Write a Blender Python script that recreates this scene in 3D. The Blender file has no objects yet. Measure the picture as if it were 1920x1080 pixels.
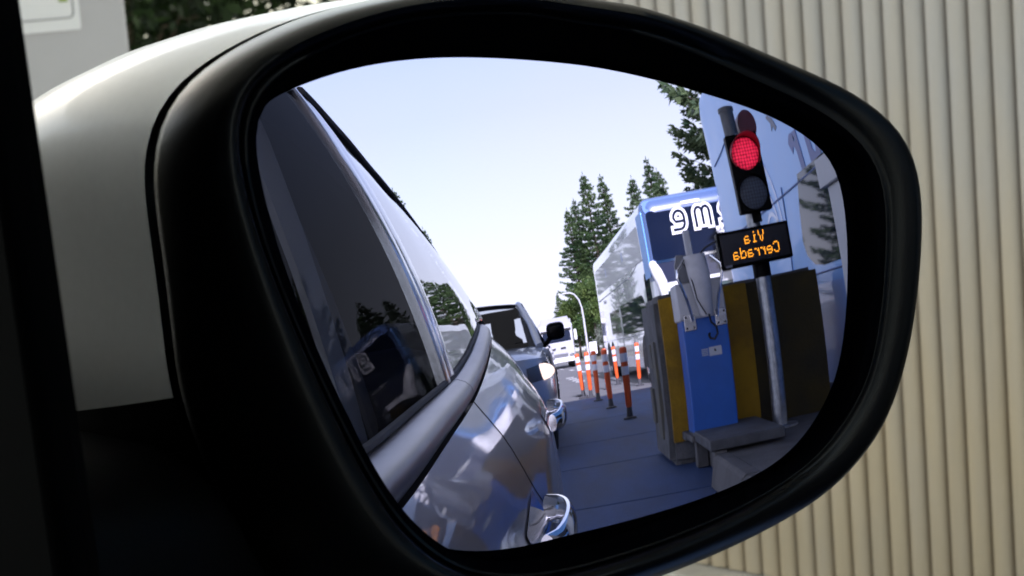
import bpy, bmesh, math, random
from mathutils import Vector, Matrix, noise
S = bpy.context.scene
COL = S.collection
PI = math.pi
V = Vector

# ------------------------------------------------------------------ materials
MATS = {}
def mat(name, col, rough=.5, metal=0., coat=0., var=0., vscale=6., col2=None, bump=0., bscale=40., emit=None, estr=0., spec=None, stretch=None):
    if name in MATS: return MATS[name]
    m = bpy.data.materials.new(name); m.use_nodes = True
    nt = m.node_tree; p = nt.nodes['Principled BSDF']; L = nt.links
    p.inputs['Base Color'].default_value = (*col, 1)
    p.inputs['Roughness'].default_value = rough
    p.inputs['Metallic'].default_value = metal
    p.inputs['Coat Weight'].default_value = coat
    p.inputs['Coat Roughness'].default_value = .03
    if spec is not None: p.inputs['Specular IOR Level'].default_value = spec
    tc = nt.nodes.new('ShaderNodeTexCoord'); src = tc.outputs['Object']
    if stretch:
        mp = nt.nodes.new('ShaderNodeMapping'); mp.inputs['Scale'].default_value = stretch
        L.new(src, mp.inputs['Vector']); src = mp.outputs['Vector']
    if var or col2:
        n = nt.nodes.new('ShaderNodeTexNoise'); n.inputs['Scale'].default_value = vscale
        n.inputs['Detail'].default_value = 6; n.inputs['Roughness'].default_value = .65
        L.new(src, n.inputs['Vector'])
        r = nt.nodes.new('ShaderNodeValToRGB')
        c2 = col2 if col2 else tuple(max(0, c * (1 - var)) for c in col)
        c1 = col if col2 else tuple(min(1, c * (1 + var)) for c in col)
        r.color_ramp.elements[0].position = .36; r.color_ramp.elements[0].color = (*c2, 1)
        r.color_ramp.elements[1].position = .62; r.color_ramp.elements[1].color = (*c1, 1)
        L.new(n.outputs['Fac'], r.inputs['Fac']); L.new(r.outputs['Color'], p.inputs['Base Color'])
        if not metal and rough > .3:
            mr = nt.nodes.new('ShaderNodeMapRange'); mr.inputs['To Min'].default_value = max(.02, rough - .1); mr.inputs['To Max'].default_value = min(1, rough + .12)
            L.new(n.outputs['Fac'], mr.inputs['Value']); L.new(mr.outputs['Result'], p.inputs['Roughness'])
    if bump:
        n2 = nt.nodes.new('ShaderNodeTexNoise'); n2.inputs['Scale'].default_value = bscale; n2.inputs['Detail'].default_value = 5
        L.new(src, n2.inputs['Vector'])
        b = nt.nodes.new('ShaderNodeBump'); b.inputs['Strength'].default_value = bump; b.inputs['Distance'].default_value = .01
        L.new(n2.outputs['Fac'], b.inputs['Height']); L.new(b.outputs['Normal'], p.inputs['Normal'])
    if emit:
        p.inputs['Emission Color'].default_value = (*emit, 1); p.inputs['Emission Strength'].default_value = estr
    MATS[name] = m
    return m

def glass_mat(name, tint, ior=1.5, rough=0., boost=1.):
    """thin sheet glass: what is behind, tinted, plus a Fresnel reflection"""
    m = bpy.data.materials.new(name); m.use_nodes = True; nt = m.node_tree; nt.nodes.clear(); L = nt.links
    o = nt.nodes.new('ShaderNodeOutputMaterial'); mx = nt.nodes.new('ShaderNodeMixShader')
    t = nt.nodes.new('ShaderNodeBsdfTransparent'); t.inputs['Color'].default_value = (*tint, 1)
    g = nt.nodes.new('ShaderNodeBsdfGlossy'); g.inputs['Roughness'].default_value = rough; g.inputs['Color'].default_value = (boost, boost, boost, 1)
    lw = nt.nodes.new('ShaderNodeLayerWeight'); pw = nt.nodes.new('ShaderNodeMath'); pw.operation = 'POWER'; pw.inputs[1].default_value = 5
    f = nt.nodes.new('ShaderNodeMath'); f.operation = 'MULTIPLY_ADD'; f0 = ((ior - 1) / (ior + 1)) ** 2 * 2; f.inputs[1].default_value = 1 - f0; f.inputs[2].default_value = f0; f.use_clamp = True
    L.new(lw.outputs['Facing'], pw.inputs[0]); L.new(pw.outputs[0], f.inputs[0])      # Schlick, the same from both sides of the sheet
    L.new(f.outputs[0], mx.inputs[0]); L.new(t.outputs[0], mx.inputs[1]); L.new(g.outputs[0], mx.inputs[2]); L.new(mx.outputs[0], o.inputs[0])
    MATS[name] = m
    return m

def mirror_mat():
    m = bpy.data.materials.new('blue_tinted_mirror'); m.use_nodes = True; nt = m.node_tree; nt.nodes.clear(); L = nt.links
    o = nt.nodes.new('ShaderNodeOutputMaterial'); g = nt.nodes.new('ShaderNodeBsdfGlossy')
    g.inputs['Roughness'].default_value = 0; g.inputs['Color'].default_value = (*MIRROR_TINT, 1)
    L.new(g.outputs[0], o.inputs[0]); return m

def leaf_mat(name, c1, c2, scale):
    m = bpy.data.materials.new(name); m.use_nodes = True; nt = m.node_tree; L = nt.links
    p = nt.nodes['Principled BSDF']; p.inputs['Roughness'].default_value = .55; p.inputs['Specular IOR Level'].default_value = .3
    tc = nt.nodes.new('ShaderNodeTexCoord'); n = nt.nodes.new('ShaderNodeTexNoise'); n.inputs['Scale'].default_value = scale; n.inputs['Detail'].default_value = 4
    r = nt.nodes.new('ShaderNodeValToRGB'); r.color_ramp.elements[0].position = .35; r.color_ramp.elements[1].position = .65
    r.color_ramp.elements[0].color = (*c1, 1); r.color_ramp.elements[1].color = (*c2, 1)
    L.new(tc.outputs['Object'], n.inputs['Vector']); L.new(n.outputs['Fac'], r.inputs['Fac']); L.new(r.outputs['Color'], p.inputs['Base Color'])
    tr = nt.nodes.new('ShaderNodeBsdfTranslucent'); L.new(r.outputs['Color'], tr.inputs['Color'])
    mx = nt.nodes.new('ShaderNodeMixShader'); mx.inputs[0].default_value = .3
    o = nt.nodes['Material Output']; L.new(p.outputs[0], mx.inputs[1]); L.new(tr.outputs[0], mx.inputs[2]); L.new(mx.outputs[0], o.inputs[0])
    MATS[name] = m
    return m

MIRROR_TINT = (.375, .368, .53)
M_black = mat('black_plastic', (.0012, .0013, .0016), .42, bump=.06, bscale=900, spec=.06)
M_bezel = mat('black_bezel_plastic', (.0010, .0012, .0018), .3, bump=.03, bscale=1200, spec=.14)
M_trim = mat('matte_black_trim', (.0012, .0012, .0015), .8, spec=.04)
M_rubber = mat('black_rubber', (.012, .012, .013), .6, var=.3, vscale=9)
M_seam = mat('dark_gap', (.008, .008, .01), .7)
M_silver = mat('silver_paint', (.30, .305, .32), .3, metal=.55, coat=.8, var=.03, vscale=300)
M_cap = mat('silver_housing_paint', (.86, .865, .87), .36, metal=0, coat=.25, var=.02, vscale=300)
M_chrome = mat('chrome', (.85, .86, .88), .08, metal=1.)
M_satin = mat('satin_metal_moulding', (.23, .215, .21), .30, metal=.9, var=.12, vscale=14, stretch=(4, .6, 4))
M_steel = mat('brushed_steel', (.6, .6, .62), .22, metal=1., var=.15, vscale=20)
M_galv = mat('galvanised_steel', (.34, .36, .38), .38, metal=.85, var=.22, vscale=18)
M_cabin = mat('dark_upholstery', (.02, .02, .023), .85, var=.3, vscale=20)
M_tint = glass_mat('tinted_window_glass', (.55, .57, .58), 1.52)
M_front = glass_mat('front_window_glass', (.78, .81, .82), 1.3, boost=.06)
M_far = glass_mat('privacy_window_glass', (.06, .065, .07), 1.4)
M_clear = glass_mat('clear_window_glass', (.86, .9, .9), 1.45)
M_dglass = mat('dark_bus_glass', (.006, .012, .03), .03, spec=.25)
M_asph = mat('asphalt', (.15, .15, .15), .85, col2=(.115, .115, .117), vscale=1.3, bump=.5, bscale=90)
M_conc = mat('shade_blue_slab', (.024, .062, .175), .72, col2=(.010, .028, .085), vscale=1.1, bump=.5, bscale=45, stretch=(1.6, .35, 1))  # blue and darkness of the canopy shade put into the slab colour
M_conc2 = mat('precast_concrete', (.13, .125, .12), .8, col2=(.075, .073, .07), vscale=4, bump=.5, bscale=50)
M_white = mat('white_paint', (.78, .78, .76), .5, var=.06, vscale=5)
M_line = mat('road_marking_paint', (.72, .72, .69), .7, col2=(.5, .5, .48), vscale=8)

# ------------------------------------------------------------------ mesh helpers
def link(o, parent=None):
    COL.objects.link(o)
    if parent: o.parent = parent
    return o
def obj(name, bm, m, parent=None, smooth=False, bevel=0., loc=None, angle=.6, seg=2):
    me = bpy.data.meshes.new(name); bmesh.ops.remove_doubles(bm, verts=bm.verts, dist=1e-6)
    bmesh.ops.recalc_face_normals(bm, faces=bm.faces)
    bm.to_mesh(me); bm.free(); me.materials.append(m)
    o = bpy.data.objects.new(name, me); link(o, parent)
    if loc: o.location = loc
    if smooth: smooth_by(me, angle)
    if bevel:
        b = o.modifiers.new('bevel', 'BEVEL'); b.width = bevel; b.segments = seg; b.limit_method = 'ANGLE'; b.angle_limit = .7
        for f in me.polygons: f.use_smooth = True
        w = o.modifiers.new('wn', 'WEIGHTED_NORMAL'); w.keep_sharp = False
    return o
def smooth_by(me, angle):
    for f in me.polygons: f.use_smooth = True
    try: me.set_sharp_from_angle(angle=angle)
    except Exception: pass
def thing(name, label, cat, loc=(0, 0, 0), rz=0., group=None, kind=None):
    o = bpy.data.objects.new(name, None); link(o); o.location = loc; o.rotation_euler = (0, 0, rz); o.empty_display_size = .1
    return tag(o, label, cat, group, kind)
def tag(o, label, cat, group=None, kind=None):
    if label: o['label'] = label
    if cat: o['category'] = cat
    if group: o['group'] = group
    if kind: o['kind'] = kind
    return o
def struct(o):
    o['kind'] = 'structure'; return o
def copy_tree(root, parent=None):
    c = root.copy(); COL.objects.link(c)
    if parent: c.parent = parent
    for ch in root.children: copy_tree(ch, c)
    return c
def bmn(): return bmesh.new()
def quad(bm, pts): return bm.faces.new([bm.verts.new(p) for p in pts])
def box(bm, x0, x1, y0, y1, z0, z1, M=None):
    c = [V((x, y, z)) for z in (z0, z1) for y in (y0, y1) for x in (x0, x1)]
    if M: c = [M @ p for p in c]
    v = [bm.verts.new(p) for p in c]
    for f in ((0, 2, 3, 1), (4, 5, 7, 6), (0, 1, 5, 4), (2, 6, 7, 3), (0, 4, 6, 2), (1, 3, 7, 5)): bm.faces.new([v[i] for i in f])
def ring(bm, c, ax, r, n=16, ph=0.):
    ax = V(ax).normalized(); t = ax.orthogonal().normalized(); s = ax.cross(t)
    return [bm.verts.new(V(c) + t * r * math.cos(2 * PI * k / n + ph) + s * r * math.sin(2 * PI * k / n + ph)) for k in range(n)]
def bridge(bm, a, b):
    n = len(a)
    for k in range(n): bm.faces.new([a[k], a[(k + 1) % n], b[(k + 1) % n], b[k]])
def lathe(bm, prof, base, ax=(0, 0, 1), n=18, cap=True):
    """prof: list of (distance along axis, radius)"""
    ax = V(ax).normalized(); rs = [ring(bm, V(base) + ax * d, ax, r, n) for d, r in prof]
    for a, b in zip(rs, rs[1:]): bridge(bm, a, b)
    if cap: bm.faces.new(rs[0]); bm.faces.new(rs[-1])
def tube(bm, pts, r, n=8, cap=True):
    pts = [V(p) for p in pts]; rs = []; t0 = None
    for i, p in enumerate(pts):
        d = (pts[min(i + 1, len(pts) - 1)] - pts[max(i - 1, 0)]).normalized()
        t = d.orthogonal().normalized() if t0 is None else (t0 - d * t0.dot(d)).normalized()
        t0 = t; s = d.cross(t); rr = r[i] if isinstance(r, (list, tuple)) else r
        rs.append([bm.verts.new(p + t * rr * math.cos(2 * PI * k / n) + s * rr * math.sin(2 * PI * k / n)) for k in range(n)])
    for a, b in zip(rs, rs[1:]): bridge(bm, a, b)
    if cap: bm.faces.new(rs[0]); bm.faces.new(rs[-1])
def grid(bm, fn, us, vs):
    g = [[bm.verts.new(fn(u, v)) for v in vs] for u in us]
    for i in range(len(us) - 1):
        for j in range(len(vs) - 1): bm.faces.new([g[i][j], g[i + 1][j], g[i + 1][j + 1], g[i][j + 1]])
    return g
def loft(bm, loops, cap0=True, cap1=True):
    vs = [[bm.verts.new(p) for p in L] for L in loops]
    for a, b in zip(vs, vs[1:]): bridge(bm, a, b)
    if cap0: bm.faces.new(vs[0])
    if cap1: bm.faces.new(vs[-1])
    return vs
def prism(bm, poly, M, d0, d1):
    """extrude the polygon (u,w) from d0 to d1; M maps (u,w,d) to 3D"""
    a = [bm.verts.new(M(u, w, d0)) for u, w in poly]; b = [bm.verts.new(M(u, w, d1)) for u, w in poly]
    bridge(bm, a, b); bm.faces.new(a); bm.faces.new(b)
def rrect(x0, x1, y0, y1, r, n=5):
    P = []
    for cx, cy, a in ((x1 - r, y1 - r, 0), (x0 + r, y1 - r, 90), (x0 + r, y0 + r, 180), (x1 - r, y0 + r, 270)):
        for k in range(n + 1):
            t = math.radians(a + 90 * k / n); P.append((cx + r * math.cos(t), cy + r * math.sin(t)))
    return P
def lin(tab, x):
    """smooth interpolation through a table of (x, y), x ascending"""
    if x <= tab[0][0]: return tab[0][1]
    if x >= tab[-1][0]: return tab[-1][1]
    for i in range(len(tab) - 1):
        if x <= tab[i + 1][0]: break
    x0, y0 = tab[i]; x1, y1 = tab[i + 1]; h = x1 - x0; t = (x - x0) / h
    def sl(j):
        if j <= 0 or j >= len(tab) - 1:
            a, b = (0, 1) if j <= 0 else (-2, -1); return (tab[b][1] - tab[a][1]) / (tab[b][0] - tab[a][0])
        d0 = (tab[j][1] - tab[j - 1][1]) / (tab[j][0] - tab[j - 1][0]); d1 = (tab[j + 1][1] - tab[j][1]) / (tab[j + 1][0] - tab[j][0])
        return 0 if d0 * d1 <= 0 else 2 * d0 * d1 / (d0 + d1)
    m0, m1 = sl(i) * h, sl(i + 1) * h
    return (2*t**3 - 3*t*t + 1) * y0 + (t**3 - 2*t*t + t) * m0 + (3*t*t - 2*t**3) * y1 + (t**3 - t*t) * m1
def frange(a, b, n): return [a + (b - a) * k / n for k in range(n + 1)]
def ribbon(bm, pts, w, M, d0, d1):
    """flat stroke of width w along the 2D polyline, extruded; mitred joins"""
    P = [V((*p, 0)) for p in pts]; A = []; B = []
    for i, p in enumerate(P):
        d = (P[min(i + 1, len(P) - 1)] - P[max(i - 1, 0)]).normalized(); n = V((-d.y, d.x, 0)) * w / 2
        e = d * (w / 2 if i == len(P) - 1 else (-w / 2 if i == 0 else 0))
        A.append(p + n + e); B.append(p - n + e)
    for dd in (d1,):
        a = [bm.verts.new(M(q.x, q.y, dd)) for q in A]; b = [bm.verts.new(M(q.x, q.y, dd)) for q in B]
        a0 = [bm.verts.new(M(q.x, q.y, d0)) for q in A]; b0 = [bm.verts.new(M(q.x, q.y, d0)) for q in B]
        for i in range(len(P) - 1):
            bm.faces.new([a[i], a[i+1], b[i+1], b[i]]); bm.faces.new([a[i], a0[i], a0[i+1], a[i+1]]); bm.faces.new([b[i], b[i+1], b0[i+1], b0[i]])
        bm.faces.new([a[0], b[0], b0[0], a0[0]]); bm.faces.new([a[-1], a0[-1], b0[-1], b[-1]])

# ------------------------------------------------------------------ camera, world, sun
C = V((-.4185563, -.4161815, 1.1577198))
f = V((.687028, .7114384, -.1478094)); r = V((.7087881, -.7009480, -.0793182)); u = V((.1600366, .0502719, .9858301))
cam = bpy.data.cameras.new('camera'); co = bpy.data.objects.new('camera', cam); COL.objects.link(co)
co.matrix_world = Matrix(((r.x, u.x, -f.x, C.x), (r.y, u.y, -f.y, C.y), (r.z, u.z, -f.z, C.z), (0, 0, 0, 1)))
cam.sensor_width = 36; cam.lens = 75; cam.clip_start = .02; cam.clip_end = 3000
cam.dof.use_dof = True; cam.dof.focus_distance = .76; cam.dof.aperture_fstop = 38
S.camera = co
SUN_EL, SUN_AZ = 34., 8.        # azimuth from +Y towards +X
W = bpy.data.worlds.new('World'); S.world = W; W.use_nodes = True
bg = W.node_tree.nodes['Background']; sky = W.node_tree.nodes.new('ShaderNodeTexSky'); sky.sky_type = 'NISHITA'; sky.sun_disc = False
sky.sun_elevation = math.radians(SUN_EL); sky.sun_rotation = math.radians(SUN_AZ); sky.air_density = 1.; sky.dust_density = 1.5; sky.ozone_density = 1.
wt = W.node_tree; tcw = wt.nodes.new('ShaderNodeTexCoord'); sxw = wt.nodes.new('ShaderNodeSeparateXYZ'); wt.links.new(tcw.outputs['Generated'], sxw.inputs[0])
rw = wt.nodes.new('ShaderNodeValToRGB')                            # thin high haze, thickest towards the horizon
for e_, (p_, v_) in zip([rw.color_ramp.elements[0], rw.color_ramp.elements[1], rw.color_ramp.elements.new(.22), rw.color_ramp.elements.new(.5)], ((0, .95), (1, .1), (.22, .72), (.5, .3))): e_.position = p_; e_.color = (v_, v_, v_, 1)
nw = wt.nodes.new('ShaderNodeTexNoise'); nw.inputs['Scale'].default_value = 3.2; nw.inputs['Detail'].default_value = 5; wt.links.new(tcw.outputs['Generated'], nw.inputs['Vector'])
mw = wt.nodes.new('ShaderNodeMath'); mw.operation = 'MULTIPLY_ADD'; mw.inputs[1].default_value = .35; mw.inputs[2].default_value = -.175; wt.links.new(nw.outputs['Fac'], mw.inputs[0])
aw = wt.nodes.new('ShaderNodeMath'); aw.use_clamp = True; wt.links.new(sxw.outputs['Z'], rw.inputs[0]); wt.links.new(rw.outputs[0], aw.inputs[0]); wt.links.new(mw.outputs[0], aw.inputs[1])
xw = wt.nodes.new('ShaderNodeMix'); xw.data_type = 'RGBA'; 
cw = wt.nodes.new('ShaderNodeValToRGB'); cw.color_ramp.elements[0].color = (5.0, 5.0, 4.4, 1); cw.color_ramp.elements[1].position = .26; cw.color_ramp.elements[1].color = (3.7, 3.6, 2.75, 1)
wt.links.new(sxw.outputs['Z'], cw.inputs[0]); wt.links.new(cw.outputs[0], xw.inputs[7])
wt.links.new(aw.outputs[0], xw.inputs[0]); wt.links.new(sky.outputs[0], xw.inputs[6]); wt.links.new(xw.outputs[2], bg.inputs[0]); bg.inputs[1].default_value = .15
sl = bpy.data.lights.new('sun', 'SUN'); sl.energy = 4.5; sl.angle = math.radians(.5); sl.color = (1, .95, .87)
so = bpy.data.objects.new('sun', sl); COL.objects.link(so)
e, a_ = math.radians(SUN_EL), math.radians(SUN_AZ)
so.rotation_euler = V((math.sin(a_) * math.cos(e), math.cos(a_) * math.cos(e), math.sin(e))).to_track_quat('Z', 'Y').to_euler()
S.view_settings.view_transform = "Standard"; S.view_settings.look = "None"; S.view_settings.exposure = 2.4
S.view_settings.gamma = 1
S.render.engine = 'CYCLES'
S.cycles.use_denoising = True
try: S.cycles.denoiser = 'OPENIMAGEDENOISE'
except Exception: pass
S.cycles.max_bounces = 14; S.cycles.glossy_bounces = 8; S.cycles.transparent_max_bounces = 16; S.cycles.diffuse_bounces = 4
S.cycles.caustics_reflective = False; S.cycles.caustics_refractive = False; S.cycles.sample_clamp_indirect = 8

# ------------------------------------------------------------------ ground, road
bm = bmn(); quad(bm, [(-900, -900, -.02), (900, -900, -.02), (900, 900, -.02), (-900, 900, -.02)])
struct(obj('ground', bm, mat('dry_grass', (.15, .13, .09), .95, col2=(.08, .085, .045), vscale=.35, bump=.6, bscale=12)))
def xr(y): return lin([(-220, -34), (-160, -15), (-130, -6.5), (-110, -1.6), (-90, 1.6), (-65, 4.2), (-45, 5.6), (-19, 6.4), (30, 6.4)], y)
def xl(y): return xr(y) - lin([(-220, 9.5), (-60, 10.5), (-30, 15), (-10, 18), (30, 18)], y)
bm = bmn(); grid(bm, lambda y, t: V((xl(y) + (xr(y) - xl(y)) * t, y, -.008)), frange(-220, -19.9, 80), frange(0, 1, 6))
struct(obj('road', bm, M_asph))
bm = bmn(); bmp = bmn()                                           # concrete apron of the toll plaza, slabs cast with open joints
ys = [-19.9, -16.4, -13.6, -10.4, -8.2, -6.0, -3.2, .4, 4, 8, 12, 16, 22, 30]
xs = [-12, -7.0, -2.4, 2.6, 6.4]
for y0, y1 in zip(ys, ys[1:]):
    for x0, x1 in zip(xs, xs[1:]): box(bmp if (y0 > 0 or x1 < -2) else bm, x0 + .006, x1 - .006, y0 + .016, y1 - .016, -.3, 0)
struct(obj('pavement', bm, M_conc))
struct(obj('pavement', bmp, mat('pale_bounce_slab', (.46, .455, .44), .85, col2=(.36, .355, .34), vscale=1.2, bump=.3)))  # slabs outside the view, made pale to bounce fill light upward
bm = bmn(); quad(bm, [(-12, -19.9, -.012), (6.4, -19.9, -.012), (6.4, 30, -.012), (-12, 30, -.012)])
struct(obj('pavement_joints', bm, M_seam))
bm = bmn()
def mark(bm, fx, y0, y1, w, z=-.003, n=1):
    grid(bm, lambda y, t: V((fx(y) + w * (t - .5), y, z)), frange(y0, y1, n), [0, 1])
mark(bm, lambda y: xr(y) - .6, -200, -21, .18, n=60)
mark(bm, lambda y: xl(y) + .5, -200, -21, .18, n=60)
for k in range(12):
    y0 = -27 - k * 8.2; mark(bm, lambda y: xr(y) - 4.55, y0 - 3, y0, .16)
for y in (-31.2, -33.2, -35.4, -37.6): mark(bm, lambda q: .62 - .05 * (-y - 31), y - .9, y, .34)
struct(obj('road_markings', bm, M_line))

# ------------------------------------------------------------------ toll canopy and island
t = thing('toll_canopy', 'wide flat grey canopy roof standing over the toll lanes', 'canopy', (0, 0, 0))
bm = bmn(); box(bm, -4.6, 7.5, -10.4, 8.5, 6.0, 6.5); obj('roof', bm, mat('canopy_panel', (.62, .62, .61), .6, var=.1, vscale=1), t, bevel=.03)
for p in ((-3.1, 6.5), (-3.1, -6.0), (7.1, -7.5), (7.1, 6.5)):
    bm = bmn(); lathe(bm, [(0, .16), (6.0, .16)], (p[0], p[1], 0), n=20); obj('column', bm, M_galv, t, smooth=True)

# island kerb: precast blocks along the lane side, slabs laid on top of some
bm = bmn()
box(bm, 1.16, 2.42, -8.6, 6.0, 0, .2)
obj_is = struct(obj('traffic_island', bm, M_conc2, bevel=.012))
kb = []
def kerb(y0, y1, x0, z1, label, m=M_conc2):
    bm = bmn(); n = 8
    P = [(x0 - .03, 0.0), (x0, z1 - .03), (x0 + .03, z1), (1.155, z1), (1.155, 0)]
    a = [bm.verts.new((px, y0 + .006, pz)) for px, pz in P]; b = [bm.verts.new((px, y1 - .006, pz)) for px, pz in P]
    bridge(bm, a, b); bm.faces.new(a); bm.faces.new(b)
    o = obj('kerb_block', bm, m, bevel=.012); tag(o, label, 'kerb', 'precast kerb blocks along the toll island'); return o
kerb(-8.6, -7.55, .98, .2, 'grey kerb block at the foot of the yellow barrier, farthest in the mirror')
kerb(-5.95, -4.9, 1.03, .21, 'chipped kerb block ahead of the raised paving slab, lower edge of the mirror')
kerb(-4.89, -3.4, 1.03, .21, 'long kerb block beside the tall pale metal cabinet')
kerb(-3.39, -1.9, 1.03, .2, 'kerb block between the pale cabinet and the corrugated booth')
kerb(-1.89, -.4, 1.03, .2, 'kerb block alongside the rear of the corrugated booth')
t = thing('drain_cover', 'raised paving slab bridging an open drain gap before the blue cabinet', 'slab', (0, 0, 0))
bm = bmn(); box(bm, 1.02, 1.62, -7.0, -5.97, .225, .3); obj('slab', bm, mat('pale_slab', (.11, .115, .12), .75, col2=(.06, .06, .065), vscale=5, bump=.3), t, bevel=.012)
for y in (-7.0, -6.1):
    bm = bmn(); box(bm, 1.05, 1.15, y + .002, y + .12, 0.004, .223); obj('support', bm, M_conc2, t, bevel=.008)
t = thing('drain_cover', 'short paving slab at the foot of the blue cabinet, nearest the yellow barrier', 'slab', (0, 0, 0))
bm = bmn(); box(bm, .98, 1.5, -7.5, -7.03, .205, .27); obj('slab', bm, MATS['pale_slab'], t, bevel=.012)
bm = bmn(); box(bm, 1.0, 1.1, -7.45, -7.3, .004, .203); obj('support', bm, M_conc2, t, bevel=.008)

# corrugated booth -------------------------------------------------------------
def wall_mat():
    m = mat('cream_cladding', (.60, .575, .53), .62, bump=.06, bscale=120)
    nt = m.node_tree; L = nt.links; p = nt.nodes['Principled BSDF']; tc = [n for n in nt.nodes if n.type == 'TEX_COORD'][0]
    sx = nt.nodes.new('ShaderNodeSeparateXYZ'); L.new(tc.outputs['Object'], sx.inputs[0])
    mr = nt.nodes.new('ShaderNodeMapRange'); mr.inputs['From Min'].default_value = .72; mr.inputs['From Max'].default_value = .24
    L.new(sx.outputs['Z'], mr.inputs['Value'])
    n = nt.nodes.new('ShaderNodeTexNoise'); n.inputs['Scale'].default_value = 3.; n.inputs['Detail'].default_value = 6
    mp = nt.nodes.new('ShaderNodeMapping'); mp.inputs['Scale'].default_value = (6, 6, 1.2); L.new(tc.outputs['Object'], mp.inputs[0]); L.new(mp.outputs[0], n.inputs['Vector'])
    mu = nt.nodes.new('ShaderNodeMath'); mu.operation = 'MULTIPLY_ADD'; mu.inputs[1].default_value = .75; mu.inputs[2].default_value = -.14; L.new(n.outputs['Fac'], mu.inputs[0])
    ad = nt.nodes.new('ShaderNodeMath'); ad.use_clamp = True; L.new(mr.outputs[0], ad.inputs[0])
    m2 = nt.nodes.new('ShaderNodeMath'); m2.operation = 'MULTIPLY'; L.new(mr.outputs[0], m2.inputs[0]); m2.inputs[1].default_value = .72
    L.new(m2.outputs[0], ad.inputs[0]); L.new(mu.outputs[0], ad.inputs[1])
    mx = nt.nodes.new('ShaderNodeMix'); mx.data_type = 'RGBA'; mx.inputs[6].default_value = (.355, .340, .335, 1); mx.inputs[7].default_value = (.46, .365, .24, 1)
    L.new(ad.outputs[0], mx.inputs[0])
    gr = nt.nodes.new('ShaderNodeMapRange'); gr.inputs['From Min'].default_value = .002; gr.inputs['From Max'].default_value = .014; gr.inputs['To Max'].default_value = .85; L.new(sx.outputs['X'], gr.inputs['Value'])  # browner with depth: shading between the ribs put into the colour, plus dirt
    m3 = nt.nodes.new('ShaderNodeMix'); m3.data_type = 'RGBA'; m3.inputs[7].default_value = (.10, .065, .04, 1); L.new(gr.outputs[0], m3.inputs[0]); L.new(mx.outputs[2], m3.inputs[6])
    n5 = nt.nodes.new('ShaderNodeTexNoise'); n5.inputs['Scale'].default_value = 1.; n5.inputs['Detail'].default_value = 5; mp5 = nt.nodes.new('ShaderNodeMapping'); mp5.inputs['Scale'].default_value = (1, 30, 1.5); L.new(tc.outputs['Object'], mp5.inputs[0]); L.new(mp5.outputs[0], n5.inputs['Vector'])
    h5 = nt.nodes.new('ShaderNodeMapRange'); h5.inputs['To Min'].default_value = .82; h5.inputs['To Max'].default_value = 1.16; L.new(n5.outputs['Fac'], h5.inputs['Value'])
    v5 = nt.nodes.new('ShaderNodeVectorMath'); v5.operation = 'SCALE'; L.new(m3.outputs[2], v5.inputs[0]); L.new(h5.outputs[0], v5.inputs['Scale']); L.new(v5.outputs[0], p.inputs['Base Color'])
    return m
t = thing('toll_booth', 'cream toll booth clad in vertical corrugated sheet beside the car', 'toll booth', (1.9, 0, .26))
bm = bmn(); pit = .0327; prof = []
for k in range(int(3.3 / pit)):
    y = -1.3 + k * pit
    # broad flat rib with a rounded shoulder and a narrow groove
    for s, d in ((0, .019), (.035, .0195), (.09, .0080), (.16, .0040), (.26, .0016), (.38, .0004), (.55, 0), (.80, .0002), (.92, .0012), (.96, .0035), (.985, .0185)): prof.append((y + s * pit, d))
zz = [0, .25, .5, .75, 1., 1.5, 2.4]
grid(bm, lambda i, z: V((prof[i][1] - .0, prof[i][0], z)), list(range(len(prof))), zz)
o = obj('cladding', bm, wall_mat(), t, smooth=True, angle=1.0)
bm = bmn(); box(bm, .02, .50, -1.3, 2.0, 0, 2.4); obj('booth_body', bm, M_white, t)
bm = bmn(); box(bm, -.05, .55, -1.36, 2.06, 2.4, 2.5); obj('roof', bm, M_galv, t, bevel=.01)
bm = bmn(); box(bm, -.05, .52, -1.34, 2.04, -.058, -.003); obj('base_ledge', bm, mat('booth_plinth', (.5, .46, .40), .8, var=.15, vscale=8, bump=.3), t, bevel=.006)
bm = bmn(); box(bm, -.015, -.004, -1.0, -.2, .85, 1.75); obj('service_window', bm, M_dglass, t, bevel=.003)

# pale cabinet at the right edge of the mirror ---------------------------------
t = thing('equipment_cabinet', 'tall pale grey metal cabinet with an overhanging lid, right edge of the mirror', 'cabinet', (0, 0, .2))
M_pale = mat('pale_grey_enamel', (.46, .48, .50), .5, var=.05, vscale=3, coat=.1)
bm = bmn(); box(bm, 1.80, 2.35, -4.72, -3.3, 0, 1.44); obj('body', bm, M_pale, t, bevel=.008)
bm = bmn(); box(bm, 1.765, 2.4, -4.78, -3.24, 1.442, 1.60); obj('lid', bm, M_pale, t, bevel=.008)
bm = bmn(); box(bm, 1.793, 1.799, -4.3, -3.6, .1, 1.35); obj('door', bm, M_pale, t, bevel=.002)
# blue bollard post between barrier and cabinet
o = None

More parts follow.
